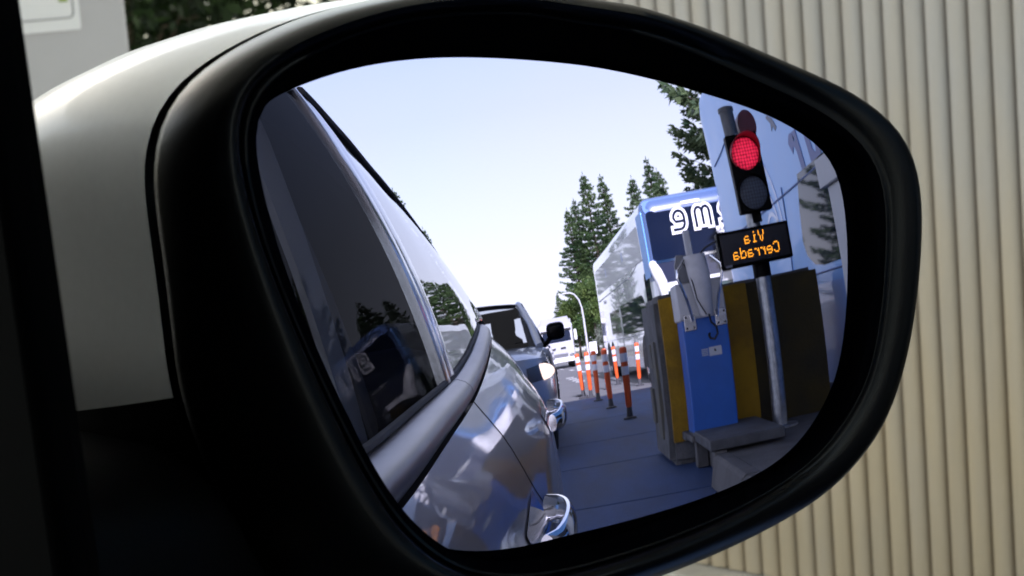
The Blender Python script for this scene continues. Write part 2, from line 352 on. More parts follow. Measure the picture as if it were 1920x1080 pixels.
# yellow barrier ---------------------------------------------------------------
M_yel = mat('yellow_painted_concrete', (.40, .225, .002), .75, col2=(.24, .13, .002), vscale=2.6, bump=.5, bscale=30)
M_worn = mat('worn_grey_concrete', (.15, .15, .15), .85, col2=(.075, .078, .08), vscale=4, bump=.8, bscale=25)
t = thing('crash_barrier', 'thick yellow concrete crash block with worn grey end behind the blue cabinet', 'barrier', (0, 0, 0))
bm = bmn()
box(bm, .86, 2.44, -8.35, -7.24, 0, 1.345)
bmesh.ops.bevel(bm, geom=[e for e in bm.edges], offset=.05, segments=2, affect='EDGES')
bmesh.ops.subdivide_edges(bm, edges=bm.edges, cuts=5, use_grid_fill=True)
for v in bm.verts:
    v.co += V([noise.noise(v.co * 5 + V((k * 9, 0, 0))) * .018 for k in range(3)])
obj('block', bm, M_worn, t, smooth=True)
bm = bmn(); grid(bm, lambda x, z: V((x, -7.205 + .008 * noise.noise(V((x * 4, 0, z * 4))), z + .012 * noise.noise(V((x * 6, 3, 0))) * (z > 1))), frange(.905, 1.72, 16), frange(.19, 1.325, 14))
ex = bmesh.ops.extrude_face_region(bm, geom=bm.faces[:]); bmesh.ops.translate(bm, verts=[g for g in ex['geom'] if isinstance(g, bmesh.types.BMVert)], vec=(0, -.045, 0))
obj('painted_face', bm, M_yel, t, smooth=True, angle=.9)
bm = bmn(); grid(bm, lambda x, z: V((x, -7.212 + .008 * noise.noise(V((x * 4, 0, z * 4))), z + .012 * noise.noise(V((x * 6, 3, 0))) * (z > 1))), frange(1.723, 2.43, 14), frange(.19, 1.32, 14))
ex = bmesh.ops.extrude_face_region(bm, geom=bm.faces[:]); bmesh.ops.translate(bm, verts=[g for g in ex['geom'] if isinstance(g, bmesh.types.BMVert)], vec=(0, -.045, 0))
obj('dark_face', bm, mat('dark_olive_paint', (.065, .045, .006), .85, col2=(.022, .018, .008), vscale=2.2, bump=.4), t, smooth=True, angle=.9)  # right part of the face in a darker olive tone
bm = bmn()
for k, (yy, z0, z1) in enumerate(((-7.62, .2, 1.0), (-7.9, .78, .98), (-8.15, .3, .6))):
    grid(bm, lambda y, z: V((.838 + .01 * noise.noise(V((0, y * 4, z * 4))), y, z)), frange(yy - .1, yy + .12, 3), frange(z0, z1, 5))
ex = bmesh.ops.extrude_face_region(bm, geom=bm.faces[:]); bmesh.ops.translate(bm, verts=[g for g in ex['geom'] if isinstance(g, bmesh.types.BMVert)], vec=(.04, 0, 0))
obj('paint_remnants', bm, mat('faded_yellow_paint', (.15, .14, .10), .8, col2=(.10, .10, .10), vscale=6), t)

# blue gate cabinet ------------------------------------------------------------
M_blue = mat('blue_enamel', (.018, .12, .48), .42, coat=.15, var=.08, vscale=3)
M_lid = mat('light_grey_enamel', (.6, .61, .63), .45, var=.08, vscale=5)
t = thing('barrier_gate', 'bright blue gate cabinet with grey hood and folded arm cradle', 'gate machine', (1.19, -6.88, .27))
bm = bmn(); box(bm, -.17, .22, -.17, .13, 0, .86); obj('cabinet', bm, M_blue, t, bevel=.012)
bm = bmn(); box(bm, -.20, .23, -.2, .16, -.05, 0); obj('plinth', bm, M_conc2, t, bevel=.008)
bm = bmn()
prism(bm, [(-.2, .84), (.135, .84), (.14, .88), (.12, 1.12), (-.18, 1.12), (-.2, 1.09)], lambda a, b, d: V((d, a, b)), -.185, .225)
obj('hood', bm, M_lid, t, bevel=.015)
bm = bmn()                                                        # U-shaped arm cradle, a tapered scoop
L = []
for k in range(9):
    q = k / 8; z = .845 + .46 * q; w = .058 + .035 * min(1, q * 1.6); d = .05 + .03 * q; yb = .165 + .03 * math.sin(q * PI)
    pts = []
    for j in range(17):
        a = PI * j / 16
        pts.append(V((.045 - .03 * q + w * math.cos(a), yb + d * math.sin(a) , z + (.03 * (1 - math.sin(a)) * (1 - q)))))
    L.append(pts + [p + V((0, -.012, 0)) - V(((p.x - .045) * .1, 0, 0)) for p in reversed(pts)])
loft(bm, L); obj('arm_cradle', bm, mat('grey_arm_plastic', (.62, .62, .63), .4, var=.1, vscale=7), t, smooth=True)
bm = bmn(); prism(bm, [(-.15, 1.12), (.10, 1.12), (.08, 1.30), (-.13, 1.33), (-.16, 1.25)], lambda a, b, d: V((a, d, b)), .10, .135); obj('back_plate', bm, mat('mid_grey_plate', (.2, .205, .22), .45), t, bevel=.006)
bm = bmn(); box(bm, -.04, .02, .09, .13, 1.28, 1.50); obj('arm_stub', bm, M_lid, t, bevel=.01)
for sx in (-.105, .165):
    ro = None
    bm = bmn(); q = 1 if sx < 0 else -1
    tube(bm, [(sx + .03 * q, .165, .835), (sx + .0 * q, .19, .98), (sx - .06 * q, .24, 1.16), (sx - .05 * q, .235, 1.21), (sx + .02 * q, .2, 1.28)], .013, 10)
    ro = obj('support_rod', bm, M_chrome, t, smooth=True)
    bm = bmn(); box(bm, sx - .045, sx + .055, .131, .141, .765, .885); pl = obj('bracket_plate', bm, M_steel, t, bevel=.003)
    for bx in (-.025, .035):
        for bz in (.785, .865):
            bm = bmn(); lathe(bm, [(0, .008), (.005, .008)], (sx + bx, .141, bz), (0, 1, 0), 8); obj('bolt', bm, M_seam, pl)
bm = bmn(); tube(bm, [(.05, .25, .86), (.06, .245, .80), (.10, .24, .76), (.105, .235, .71), (.075, .22, .675), (.045, .2, .685), (.04, .17, .71), (.055, .15, .72)], .009, 8)
obj('cable', bm, M_rubber, t, smooth=True)
bm = bmn(); tube(bm, [(-.09, .15, 1.27), (-.06, .2, 1.2), (-.045, .24, 1.1), (-.03, .24, .98), (.03, .24, .86)], .005, 8); obj('hose', bm, M_rubber, t, smooth=True)
bm = bmn(); quad(bm, [(.03, .1335, .555), (.14, .1335, .555), (.14, .1335, .62), (.03, .1335, .62)]); st = obj('sticker', bm, mat('sticker_paper', (.55, .57, .6), .5), t)
bm = bmn(); quad(bm, [(.075, .1345, .585), (.095, .1345, .585), (.085, .1345, .605), (.075, .1345, .605)]); obj('sticker_mark', bm, M_seam, st)
bm = bmn()
for k in range(4): quad(bm, [(-.035, .134, .565 + k * .014), (.022, .134, .565 + k * .014), (.022, .134, .572 + k * .014), (-.035, .134, .572 + k * .014)])
obj('print_lines', bm, MATS['sticker_paper'], st)

# signal pole, head, LED sign --------------------------------------------------
t = thing('traffic_signal', 'traffic signal showing red on a galvanised pole with an amber message board', 'traffic light', (1.79, -6.78, .2))
def tp(x, y, z): return V((x - 1.79, y + 6.78, z - .2))
bm = bmn(); lathe(bm, [(0, .066), (1.2, .066), (1.2, .075), (1.23, .075), (1.23, .06), (2.2, .06)], (0, 0, 0), n=24); obj('pole', bm, M_galv, t, smooth=True)
bm = bmn(); lathe(bm, [(0, .16), (.015, .16), (.02, .1), (.02, .066)], (0, 0, .001), n=24, cap=False); obj('base_plate', bm, M_galv, t, smooth=True)
bm = bmn(); lathe(bm, [(1.12, .078), (1.30, .078)], (0, 0, 0), n=24); obj('clamp', bm, M_black, t, smooth=True)
bm = bmn(); lathe(bm, [(2.06, .062), (2.39, .062), (2.39, .07), (2.42, .07), (2.43, .04)], (-.03, -.0, 0), n=24); obj('pole_top', bm, mat('dark_grey_pole', (.09, .1, .11), .45, var=.2, vscale=10), t, smooth=True)
hd = V((0.012, .16, 1.88))           # head centre
bm = bmn(); box(bm, hd.x - .145, hd.x + .145, hd.y - .09, hd.y + .0, hd.z - .29, hd.z + .30); hdo = obj('signal_head', bm, M_black, t, bevel=.012)
bm = bmn(); box(bm, hd.x - .03, hd.x + .05, .05, .08, hd.z - .36, hd.z + .2); obj('bracket', bm, M_black, t)
def honey(name, base, hi, emit):
    m = mat(name, base, .45, coat=.0, spec=.15); nt = m.node_tree; L = nt.links; p = nt.nodes['Principled BSDF']; tc = [n for n in nt.nodes if n.type == 'TEX_COORD'][0]
    v = nt.nodes.new('ShaderNodeTexVoronoi'); v.inputs['Scale'].default_value = 40; v.inputs['Randomness'].default_value = .18
    L.new(tc.outputs['Object'], v.inputs['Vector'])
    rp = nt.nodes.new('ShaderNodeValToRGB'); rp.color_ramp.elements[0].color = (*hi, 1); rp.color_ramp.elements[1].color = (*base, 1); rp.color_ramp.elements[0].position = .15; rp.color_ramp.elements[1].position = .72
    L.new(v.outputs['Distance'], rp.inputs['Fac']); L.new(rp.outputs[0], p.inputs['Base Color'])
    if emit:
        L.new(rp.outputs[0], p.inputs['Emission Color']); p.inputs['Emission Strength'].default_value = emit
    return m
for nm, dz, m in (('red_lens', .145, honey('lit_red_lens', (.07, .0003, .002), (1., .03, .07), .6)), ('dark_lens', -.15, honey('unlit_grey_lens', (.035, .04, .05), (.10, .115, .14), 0))):
    bm = bmn(); lathe(bm, [(0, .122), (.004, .122), (.010, .10), (.015, .06), (.017, .0001)], (hd.x, hd.y + .002, hd.z + dz), (0, 1, 0), 32); ln = obj(nm, bm, m, t, smooth=True)
    bm = bmn()                                                     # cowl: open hood above the lens
    lo = []
    for rr, sh in ((.130, 0), (.136, 0)):
        for dep in (0, 1):
            lo.append([V((hd.x + rr * math.cos(a), hd.y + .001 + dep * (.028 + .15 * max(0, math.sin(a)) ** .8), hd.z + dz + rr * math.sin(a))) for a in [math.radians(-40 + 260 * k / 26) for k in range(27)]])
    def strip(A, B):
        a = [bm.verts.new(p) for p in A]; b = [bm.verts.new(p) for p in B]
        for i in range(len(a) - 1): bm.faces.new([a[i], a[i+1], b[i+1], b[i]])
    if dz > 0: strip(lo[0], lo[1]); strip(lo[2], lo[3]); strip(lo[1], lo[3])
    else:
        for A in lo:
            for p in A: p.y = hd.y + .001 + (p.y - hd.y - .001) * .25
        strip(lo[0], lo[1]); strip(lo[2], lo[3]); strip(lo[1], lo[3])
    obj('visor', bm, mat('red_lit_visor', (.25, .006, .012), .4) if dz > 0 else M_black, t, smooth=True)  # red light of the lamp put into the upper visor's colour
bm = bmn(); loft(bm, [[V((.14 + .085 * math.cos(a) * s, dy, 2.27 + .12 * math.sin(a) * s)) for a in frange(0, 2 * PI * 23 / 24, 23)] for dy, s in ((-.02, 1), (-.1, 1.02), (-.18, .98))])
obj('rear_lamp', bm, mat('dark_red_plastic', (.09, .008, .018), .45), t, smooth=True)
# LED message board
sx, sz = 1.73 - 1.79, 1.552 - .2
bm = bmn(); box(bm, sx - .325, sx + .325, .06, .16, sz - .135, sz + .135); sb = obj('message_board', bm, M_black, t, bevel=.01)
bm = bmn(); box(bm, sx - .30, sx + .30, .1605, .163, sz - .112, sz + .112); obj('display_panel', bm, mat('black_display', (.006, .006, .01), .3), sb)
F = {'V': '10001 10001 10001 01010 01010 01010 00100', 'i': '010 000 110 010 010 010 111', 'a': '00000 00000 01110 00001 01111 10001 01111', 'C': '01110 10001 10000 10000 10000 10001 01110',
     'e': '00000 00000 01110 10001 11111 10000 01110', 'r': '0000 0000 1011 1100 1000 1000 1000', 'd': '00001 00001 01101 10011 10001 10001 01111'}
pitch = .0108
for word, zt in (('Via', sz + .096), ('Cerrada', sz - .004)):
    n = sum(len(F[c_].split()[0]) + 1 + (c_ in 'Vi') for c_ in word) - 1; c0_ = 0
    for chh in word:
        rows = F[chh].split(); bm = bmn()
        for c in range(len(rows[0])):
            for q in range(7):
                if rows[q][c] == '1':                              # a reader in front looks towards -Y: text runs towards -X
                    lathe(bm, [(0, .0050), (.0015, .0042)], (sx + (n / 2 - c0_ - c - .5) * pitch, .1632, zt - q * pitch * 1.08), (0, 1, 0), 6)
        obj('led_letter', bm, mat('amber_led', (.3, .1, .0), .5, emit=(1., .36, .015), estr=1.5), sb); c0_ += len(rows[0]) + 1 + (chh in 'Vi')
bm = bmn(); quad(bm, [(sx - .29, .1625 + .002, sz - .126), (sx - .23, .1645, sz - .126), (sx - .23, .1645, sz - .108), (sx - .29, .1645, sz - .108)]); obj('maker_tag', bm, mat('tag_grey', (.16, .17, .2), .5), sb)
bm = bmn(); tube(bm, [(sx - .32, .1, sz + .09), (sx - .42, .06, sz + .06), (sx - .50, .0, sz + .0)], .008, 6); obj('cable', bm, M_rubber, t, smooth=True)

# ------------------------------------------------------------------ delineator posts
def delin():
    t = thing('delineator_post', 'x', 'bollard', (0, 0, 0), group='orange lane delineator posts')
    bm = bmn(); lathe(bm, [(.16, .040), (.2, .048), (.9, .056), (.955, .057), (.975, .045), (.98, .02)], (0, 0, 0), n=16); obj('post', bm, mat('orange_plastic', (.75, .105, .018), .5, var=.12, vscale=9), t, smooth=True)
    for z in (.60, .78):
        bm = bmn(); lathe(bm, [(z, .0545), (z + .002, .0565), (z + .115, .0585), (z + .117, .056)], (0, 0, 0), n=16, cap=False); obj('reflective_band', bm, mat('reflective_white', (.74, .76, .8), .3), t, smooth=True)
    bm = bmn(); lathe(bm, [(0, .10), (.02, .10), (.035, .05), (.16, .038)], (0, 0, 0), n=16); obj('base', bm, mat('dark_rubber_base', (.05, .05, .055), .7), t, smooth=True)
    return t
D0 = None
for x, y, lab, tilt in ((.93, -12.7, 'shaded orange delineator post, nearest the yellow barrier', .01), (.81, -15.55, 'shaded orange delineator post, second from the yellow barrier', -.015), (.69, -18.3, 'orange delineator post at the edge of the canopy shadow', .02),
                   (.60, -20.2, 'sunlit orange delineator post just beyond the shadow edge', -.02), (.45, -20.9, 'sunlit orange delineator post, leftmost of the near row', .05), (1.12, -22.6, 'sunlit orange delineator post, leftmost of the row beside the coach', -.03),
                   (1.52, -24.2, 'sunlit orange delineator post, middle of the row beside the coach', -.02), (1.90, -21.5, 'sunlit orange delineator post beside the coach, nearest the yellow barrier', -.03)):
    if D0 is None: D0 = delin(); o = D0
    else: o = copy_tree(D0)
    o.location = (x, y, 0.001 if y > -19.9 else -.006); o['label'] = lab; o.rotation_euler = (tilt, tilt * .7, x * 9)
for x, y, w_ in ((.42, -20.4, 'nearer'), (.36, -21.6, 'farther')):
    bm = bmn(); box(bm, x - .1, x + .1, y - .2, y + .2, -.007, .03)
    tag(obj('lane_separator', bm, mat('black_separator', (.04, .04, .045), .7), bevel=.01), 'low black lane separator on the sunlit road, %s of the two beside the posts' % w_, 'separator', 'lane separators')

# ================================================================== the car we sit in
XC = -.98
ct = thing('silver_car', 'silver car seen close along its right flank and its black door mirror', 'car', (XC, -.5, 0))
def cobj(name, bm, m, parent=None, **k):
    o = obj(name, bm, m, parent or ct, **k)
    if parent is None: o.location = (-XC, .5, 0)
    return o
ZB = [(-2.75, 1.13), (-2.3, 1.135), (-2.0, 1.118), (-1.6, 1.08), (-1.3, 1.043), (-.95, 1.010), (-.6, .990), (-.3, .973), (0, .957), (.5, .93), (1.2, .88), (1.85, .70)]
XB = [(-2.75, -.42), (-2.6, -.30), (-2.3, -.205), (-2.0, -.172), (-1.6, -.146), (-1.3, -.136), (-.95, -.127), (-.6, -.119), (-.3, -.113), (0, -.113), (.5, -.13), (1.2, -.17), (1.6, -.28), (1.85, -.55)]
XF = [(-2.75, -.36), (-2.6, -.20), (-2.4, -.105), (-2.15, -.06), (-1.8, -.034), (-1.4, -.026), (-.95, -.022), (-.4, -.022), (.2, -.028), (.8, -.04), (1.3, -.08), (1.6, -.2), (1.85, -.5)]
GS = [(0, 0), (.017, .11), (.06, .385), (.13, .70), (.165, .87), (.22, .975), (.3, 1.04), (.38, 1.045), (.46, 1.0), (.56, .90), (.66, .80), (.74, .62), (.8, .3)]
zb = lambda y: lin(ZB, y)
def skin(y, s):
    xb, xf = lin(XB, y), lin(XF, y)
    return V((xb + (xf - xb) * lin(GS, s), y, zb(y) - s))
def inner(y): return V((lin(XB, y) - .026, y, zb(y) + .028))
TOP = [(-2.22, (-.206, 1.150)), (-2.1, (-.223, 1.20)), (-1.9, (-.282, 1.348)), (-1.7, (-.307, 1.418)), (-1.5, (-.313, 1.445)), (-1.2, (-.305, 1.455)), (-.9, (-.295, 1.453)), (-.3, (-.302, 1.44)), (0, (-.32, 1.40)), (.3, (-.31, 1.25)), (.65, (-.2, 1.0))]
def top(y): return V((lin([(a, b[0]) for a, b in TOP], y), y, lin([(a, b[1]) for a, b in TOP], y)))
def green(y, t, off=0.):
    a, b = inner(y), top(y); p = a.lerp(b, t); n = (b - a).cross(V((0, 1, 0))).normalized()
    if n.x < 0: n = -n
    return p + n * (.018 * 4 * t * (1 - t) + off)
SS = [.004, .006, .012, .02, .035, .05, .07, .09, .11, .13, .15, .165, .18, .2, .22, .25, .28, .32, .36, .4, .45, .5, .56, .62, .68, .74]
FWH, RWH = V((0, .86, .33)), V((0, -1.93, .33))
def panel(name, y0, y1, parent=None, flip=False, n=40, m=None, s0=0):
    bm = bmn(); ys = frange(y0, y1, n)
    def fn(y, s):
        p = skin(y, s)
        if flip: p.x = 2 * XC - p.x
        return p
    g = grid(bm, fn, ys, SS)
    for k in ((-1,) if name in ('rear_door', 'quarter_panel') else (0, -1)):          # returns the edges into the gap
        for j in range(len(SS) - 1):
            a, b = g[k][j], g[k][j + 1]; d = V(((.02 if flip else -.02), 0, 0))
            bm.faces.new([a, b, bm.verts.new(b.co + d), bm.verts.new(a.co + d)])
    dead = [fc for fc in bm.faces if any((V((0, c.y, c.z)) - w).length < .37 for w in (FWH, RWH) for c in [fc.calc_center_median()])]
    bmesh.ops.delete(bm, geom=dead, context='FACES')
    return cobj(name, bm, m or M_silver, parent, smooth=True, angle=.9)
fd = panel('front_door', .56, -.942, n=50); rd = panel('rear_door', -.954, -1.90, n=36)
panel('fender', 1.84, .566, n=40); panel('quarter_panel', -1.908, -2.74, n=30)
for nm, a, b in (('front_door', .56, -.942), ('rear_door', -.952, -1.90), ('fender', 1.84, .566), ('quarter_panel', -1.908, -2.74)): panel(nm, a, b, flip=True, n=18)
# dark structure behind the shut lines, floor and firewall
bm = bmn(); box(bm, 2 * XC + .20, -.20, -2.5, 1.6, .25, .88); cobj('floor_pan', bm, M_seam)
bm = bmn(); grid(bm, lambda y, s: skin(y, s) + V((-.022, 0, 0)), frange(.9, -2.2, 40), SS[1:]); cobj('door_frame', bm, M_seam)
# belt mouldings and rubber seal
def moulding(name, y0, y1, parent, flip=False):
    bm = bmn()
    prof = [(0, 0), (.06, .004), (.2, .008), (.45, .0120), (.7, .0125), (.85, .010), (.95, .006), (1, 0), (1., -.008)]
    def fn(y, i):
        w, o = prof[i]; a, b = inner(y), skin(y, 0); n = (a - b).cross(V((0, 1, 0))); n.normalize()
        if n.z < 0: n = -n
        p = a.lerp(b, w) + n * o
        if flip: p.x = 2 * XC - p.x
        return p
    grid(bm, fn, frange(y0, y1, 30), list(range(len(prof)))); return cobj(name, bm, M_satin, parent, smooth=True, angle=1.2)
moulding('belt_moulding', .5, -.946, None); moulding('belt_moulding', -.951, -2.3, None)
moulding('belt_moulding', .5, -2.3, None, flip=True)
bm = bmn(); tube(bm, [inner(y) + V((.001, 0, .003)) for y in frange(.5, -2.2, 40)], .0045, 8); cobj('window_seal', bm, M_rubber, smooth=True)
# windows
def glassp(name, y0, y1, t0, t1, n=24, flip=False):
    bm = bmn()
    def fn(y, t):
        p = green(y, t)
        if flip: p.x = 2 * XC - p.x
        return p
    grid(bm, fn, frange(y0, y1, n), frange(t0, t1, 12)); return cobj(name, bm, M_far if flip else (M_front if name == 'front_window' else M_tint), smooth=True)
glassp('front_window', .22, -.868, 0, .96); glassp('rear_window', -1.0, -2.2, 0, 1.)
glassp('front_window', .4, -.868, 0, .96, flip=True); glassp('rear_window', -1.0, -2.2, 0, 1., flip=True)
def strip_(name, y0, y1, t0, t1, m, off=.004, n=3, flip=False, nt=16, bend=.0025):
    bm = bmn(); ts = frange(t0, t1, nt); ys = frange(y0, y1, n)
    def fn(y, t):
        q = (y - y0) / (y1 - y0); p = green(y, t, off + bend * 4 * q * (1 - q))
        if flip: p.x = 2 * XC - p.x
        return p
    grid(bm, fn, ys, ts); fa = bm.faces[:]
    ex = bmesh.ops.extrude_face_region(bm, geom=fa)
    for g in ex['geom']:
        if isinstance(g, bmesh.types.BMVert): g.co.x += (.012 if flip else -.012)
    return cobj(name, bm, m, smooth=True, angle=.8)
M_post = mat('gloss_pillar_metal', (.55, .56, .58), .16, metal=.8, coat=.6)
for fl in (False, True):
    strip_('window_frame', -.866, -.918, .0, 1.0, M_post, flip=fl, n=6)
    strip_('pillar_trim', -.924, -1.0, .0, 1.0, M_post, off=.003, flip=fl, n=6)
    strip_('window_frame', .0, -.866, .955, 1.03, M_post, n=20, flip=fl, nt=3)
for fl in (False, True):
    bm = bmn(); P = [top(y) + V((.004, 0, .002)) for y in frange(-.93, -2.22, 40)]
    if fl:
        for p in P: p.x = 2 * XC - p.x
    tube(bm, P, .0075, 8); cobj('window_surround', bm, M_rubber, smooth=True)
# roof, tail, windscreen, bonnet
bm = bmn()
def rooff(y, q):
    T = top(max(y, -2.22)); hw = T.x - XC; s = 2 * q - 1
    if y < -2.22: T = V((skin(y, 0).x, y, skin(y, 0).z)); hw = T.x - XC
    crown = .055 * (1 - abs(s) ** 2.4)
    if y < -1.5: crown += .0
    return V((XC + hw * s * .992, y, T.z - .004 + crown * min(1, max(0, (y + 2.75) / .9)) + (.0 if y > -2.75 else -.0)))
grid(bm, rooff, frange(.02, -2.74, 40), frange(0, 1, 24)); cobj('roof', bm, M_silver, smooth=True)
bm = bmn(); grid(bm, lambda y, q: rooff(y, q) + V((0, 0, -.03)) + V(((.5 - q) * .08, 0, 0)), frange(.0, -2.3, 20), frange(0, 1, 10)); cobj('headliner', bm, mat('dark_headliner', (.02, .02, .022), .9), smooth=True)
bm = bmn()
def wsf(q, t):
    a = rooff(.02, q); s = 2 * q - 1; b = V((XC + .74 * s, .98 - .28 * s * s, .99)); p = a.lerp(b, t); p.z += .03 * 4 * t * (1 - t); return p
grid(bm, wsf, frange(0, 1, 14), frange(0, 1, 8)); cobj('windscreen', bm, M_clear, smooth=True)
bm = bmn()
def hoodf(q, t):
    s = 2 * q - 1; a = V((XC + .80 * s, .98 - .28 * s * s, .985)); y = a.y + (1.82 - .25 * s * s - a.y) * t
    b = V((XC + (.86 - .1 * t) * s, y, .985 - .04 * t - .17 * t ** 3 - .05 * s * s)); return b
grid(bm, hoodf, frange(0, 1, 14), frange(0, 1, 14)); cobj('bonnet', bm, M_silver, smooth=True)
for y, nm in ((1.84, 'front_bumper'), (-2.74, 'rear_bumper')):
    bm = bmn(); d = 1 if y > 0 else -1
    grid(bm, lambda q, z: V((XC + .47 * (2 * q - 1), y + d * (.16 * (1 - (2 * q - 1) ** 4) - .05), z)), frange(0, 1, 14), frange(.25, .86 if d > 0 else 1.12, 8)); cobj(nm, bm, M_silver, smooth=True)
# A pillar and door sail, seen dark and close from inside
bm = bmn(); prism(bm, [(-.073, .90), (.62, .90), (.60, 1.03), (.4, 1.18), (.04, 1.44), (-.03, 1.46), (-.042, 1.43), (-.048, 1.18)], lambda a, b, d: V((d - max(0, b - 1.18) * .5, a, b)), -.205, -.195); cobj('pillar_trim', bm, M_trim, bevel=.004)
M_pale_refl = mat('pale_reflection', (.62, .63, .66), .6)  # window reflections put in as pale ribbons behind the glass
for nm_, x_, w_, pts_, m_ in (('reflection_band', -.335, .085, [(-.78, 1.43), (-.86, 1.36), (-.96, 1.245), (-1.03, 1.15), (-1.12, 1.03), (-1.17, .95)], M_pale_refl), ('faint_reflection_band', -.42, .06, [(-1.05, 1.47), (-1.12, 1.42), (-1.27, 1.33), (-1.42, 1.21), (-1.58, 1.06), (-1.68, .95)], mat('grey_reflection', (.2, .2, .22), .7))):
    bm = bmn(); ribbon(bm, pts_, w_, lambda a, b, d: V((d, a, b)), x_ - .01, x_); cobj(nm_, bm, m_)
bm = bmn(); box(bm, -.24, -.145, -.95, .55, .5, .965); cobj('door_card', bm, M_trim, bevel=.01)
bm = bmn(); box(bm, 2 * XC + .22, -.24, .35, .95, .6, .97); cobj('dashboard', bm, M_trim, bevel=.05)
bm = bmn(); box(bm, 2 * XC + .25, -.28, -1.95, -1.7, .4, 1.12); cobj('rear_bench', bm, M_cabin, bevel=.08)
# handles
def handle(y0, y1, parent_name, s):
    yc = (y0 + y1) / 2
    bm = bmn(); L = []                                             # cup plate
    cp = [skin(y, q) for y, q in ()]
    grid(bm, lambda y, q: skin(y, q) + V((.0025, 0, 0)), frange(y0 + .015, y1 - .015, 8), frange(s - .024, s + .026, 6))
    c = cobj('handle_cup', bm, M_chrome, smooth=True)
    bm = bmn(); L = []
    for k in range(15):
        q = k / 14; y = y0 + (y1 - y0) * q; p = skin(y, s)
        out = .010 + .026 * math.sin(PI * min(1, max(0, q))) ** .5; hh = .017 + .006 * math.sin(PI * q); th = .010
        cen = p + V((out, 0, .002))
        L.append([cen + V((th * math.cos(a) * (1 if math.cos(a) > 0 else .7), 0, hh * math.sin(a))) for a in [2 * PI * j / 14 for j in range(14)]])
    loft(bm, L); h = cobj('handle', bm, M_chrome, smooth=True)
    return h
handle(-.68, -.885, '', .142); handle(-1.60, -1.80, '', .165)
# wheels
def wheel(x, y, side, parent, rr=.33, w=.21, loc=None):
    bm = bmn(); a = (side, 0, 0); x0 = x - side * w
    lathe(bm, [(0, rr * .66), (.01, rr * .93), (.03, rr), (w - .03, rr), (w - .01, rr * .93), (w, rr * .68), (w - .02, rr * .64)], (x0, y, rr), a, 36, cap=False); ty = obj('wheel', bm, M_rubber, parent, smooth=True)
    bm = bmn(); lathe(bm, [(w - .05, rr * .65), (w - .012, rr * .66), (w - .02, rr * .58), (w - .07, rr * .52), (w - .04, rr * .2), (w - .03, .02)], (x0, y, rr), a, 24, cap=False)
    for k in range(6):
        t = 2 * PI * k / 6; c = V((x0 + side * (w - .035), y + rr * .36 * math.cos(t), rr + rr * .36 * math.sin(t)))
        R = Matrix.Rotation(t, 4, 'X'); box(bm, -.012, .012, -rr * .25, rr * .25, -.035, .035, Matrix.Translation(c) @ R)
    obj('rim', bm, M_steel, ty, smooth=True)
    if loc: ty.location = loc
    return ty
for x, sd in ((-.045, 1), (2 * XC + .045, -1)):
    for y in (.86, -1.93): wheel(x, y, sd, ct, loc=(-XC, .5, 0))

# ------------------------------------------------------------------ door mirror
m0 = V((0, 0, 1.05)); A = V((.9128012596, -.3891207299, -.1240119861)); B = V((.1520772144, .0420374067, .9874742413)); N = V((-.3790335552, -.9202270991, .0975481932))
OS = V((.3411301997, .8282043892, .9622066261)); RS = .9
def ml(a, b, o): return m0 + A * a + B * b + N * o
G_ = [(-869,671),(-829,701),(-770,724),(-673,763),(-537,799),(-351,823),(-145,826),(82,818),(266,795),(471,755),(681,704),(842,641),(942,569),(975,434),(979,242),(956,19),(911,-140),(844,-242),(736,-325),(577,-398),(352,-471),(133,-533),(-32,-568),(-161,-579),(-289,-558),(-399,-486),(-476,-402),(-553,-282),(-629,-134),(-704,27),(-771,186),(-822,343),(-859,486),(-875,585)]
R2_ = [(-12,909),(-201,925),(-446,903),(-595,866),(-727,813),(-828,757),(-899,706),(-933,643),(-942,574),(-928,471),(-895,340),(-840,188),(-771,27),(-693,-135),(-613,-286),(-533,-409),(-446,-499),(-355,-558),(-232,-589),(-75,-587),(101,-555),(281,-513),(483,-450),(637,-386),(758,-311),(855,-206),(926,-91),(967,71),(985,242),(988,421),(970,514),(916,599),(818,671),(704,724),(583,766),(447,812),(313,855),(165,891)]
R1_ = [(-33,941),(-220,955),(-463,931),(-611,893),(-756,838),(-870,776),(-941,722),(-973,653),(-981,571),(-962,462),(-927,339),(-871,189),(-800,23),(-721,-145),(-641,-301),(-553,-438),(-464,-527),(-373,-581),(-251,-617),(-96,-615),(79,-581),(257,-541),(456,-479),(626,-411),(765,-334),(870,-226),(941,-104),(985,57),(1006,243),(1011,428),(993,536),(939,627),(833,701),(728,755),(624,798),(455,855),(322,895),(158,926)]
O_ = [(49,996),(214,985),(297,962),(416,936),(589,881),(765,822),(873,786),(982,734),(1092,658),(1148,563),(1171,451),(1168,274),(1153,146),(1131,18),(1094,-110),(1039,-236),(948,-345),(839,-436),(679,-516),(539,-571),(418,-612),(316,-642),(115,-691),(-81,-720),(-272,-739),(-459,-727),(-641,-694),(-790,-621),(-893,-508),(-979,-363),(-1043,-206),(-1086,-64),(-1100,62),(-1114,174),(-1130,299),(-1148,424),(-1154,522),(-1130,627),(-1077,712),(-992,784),(-876,852),(-759,906),(-625,948),(-458,987),(-240,1017),(-81,1012)]
NL = 160
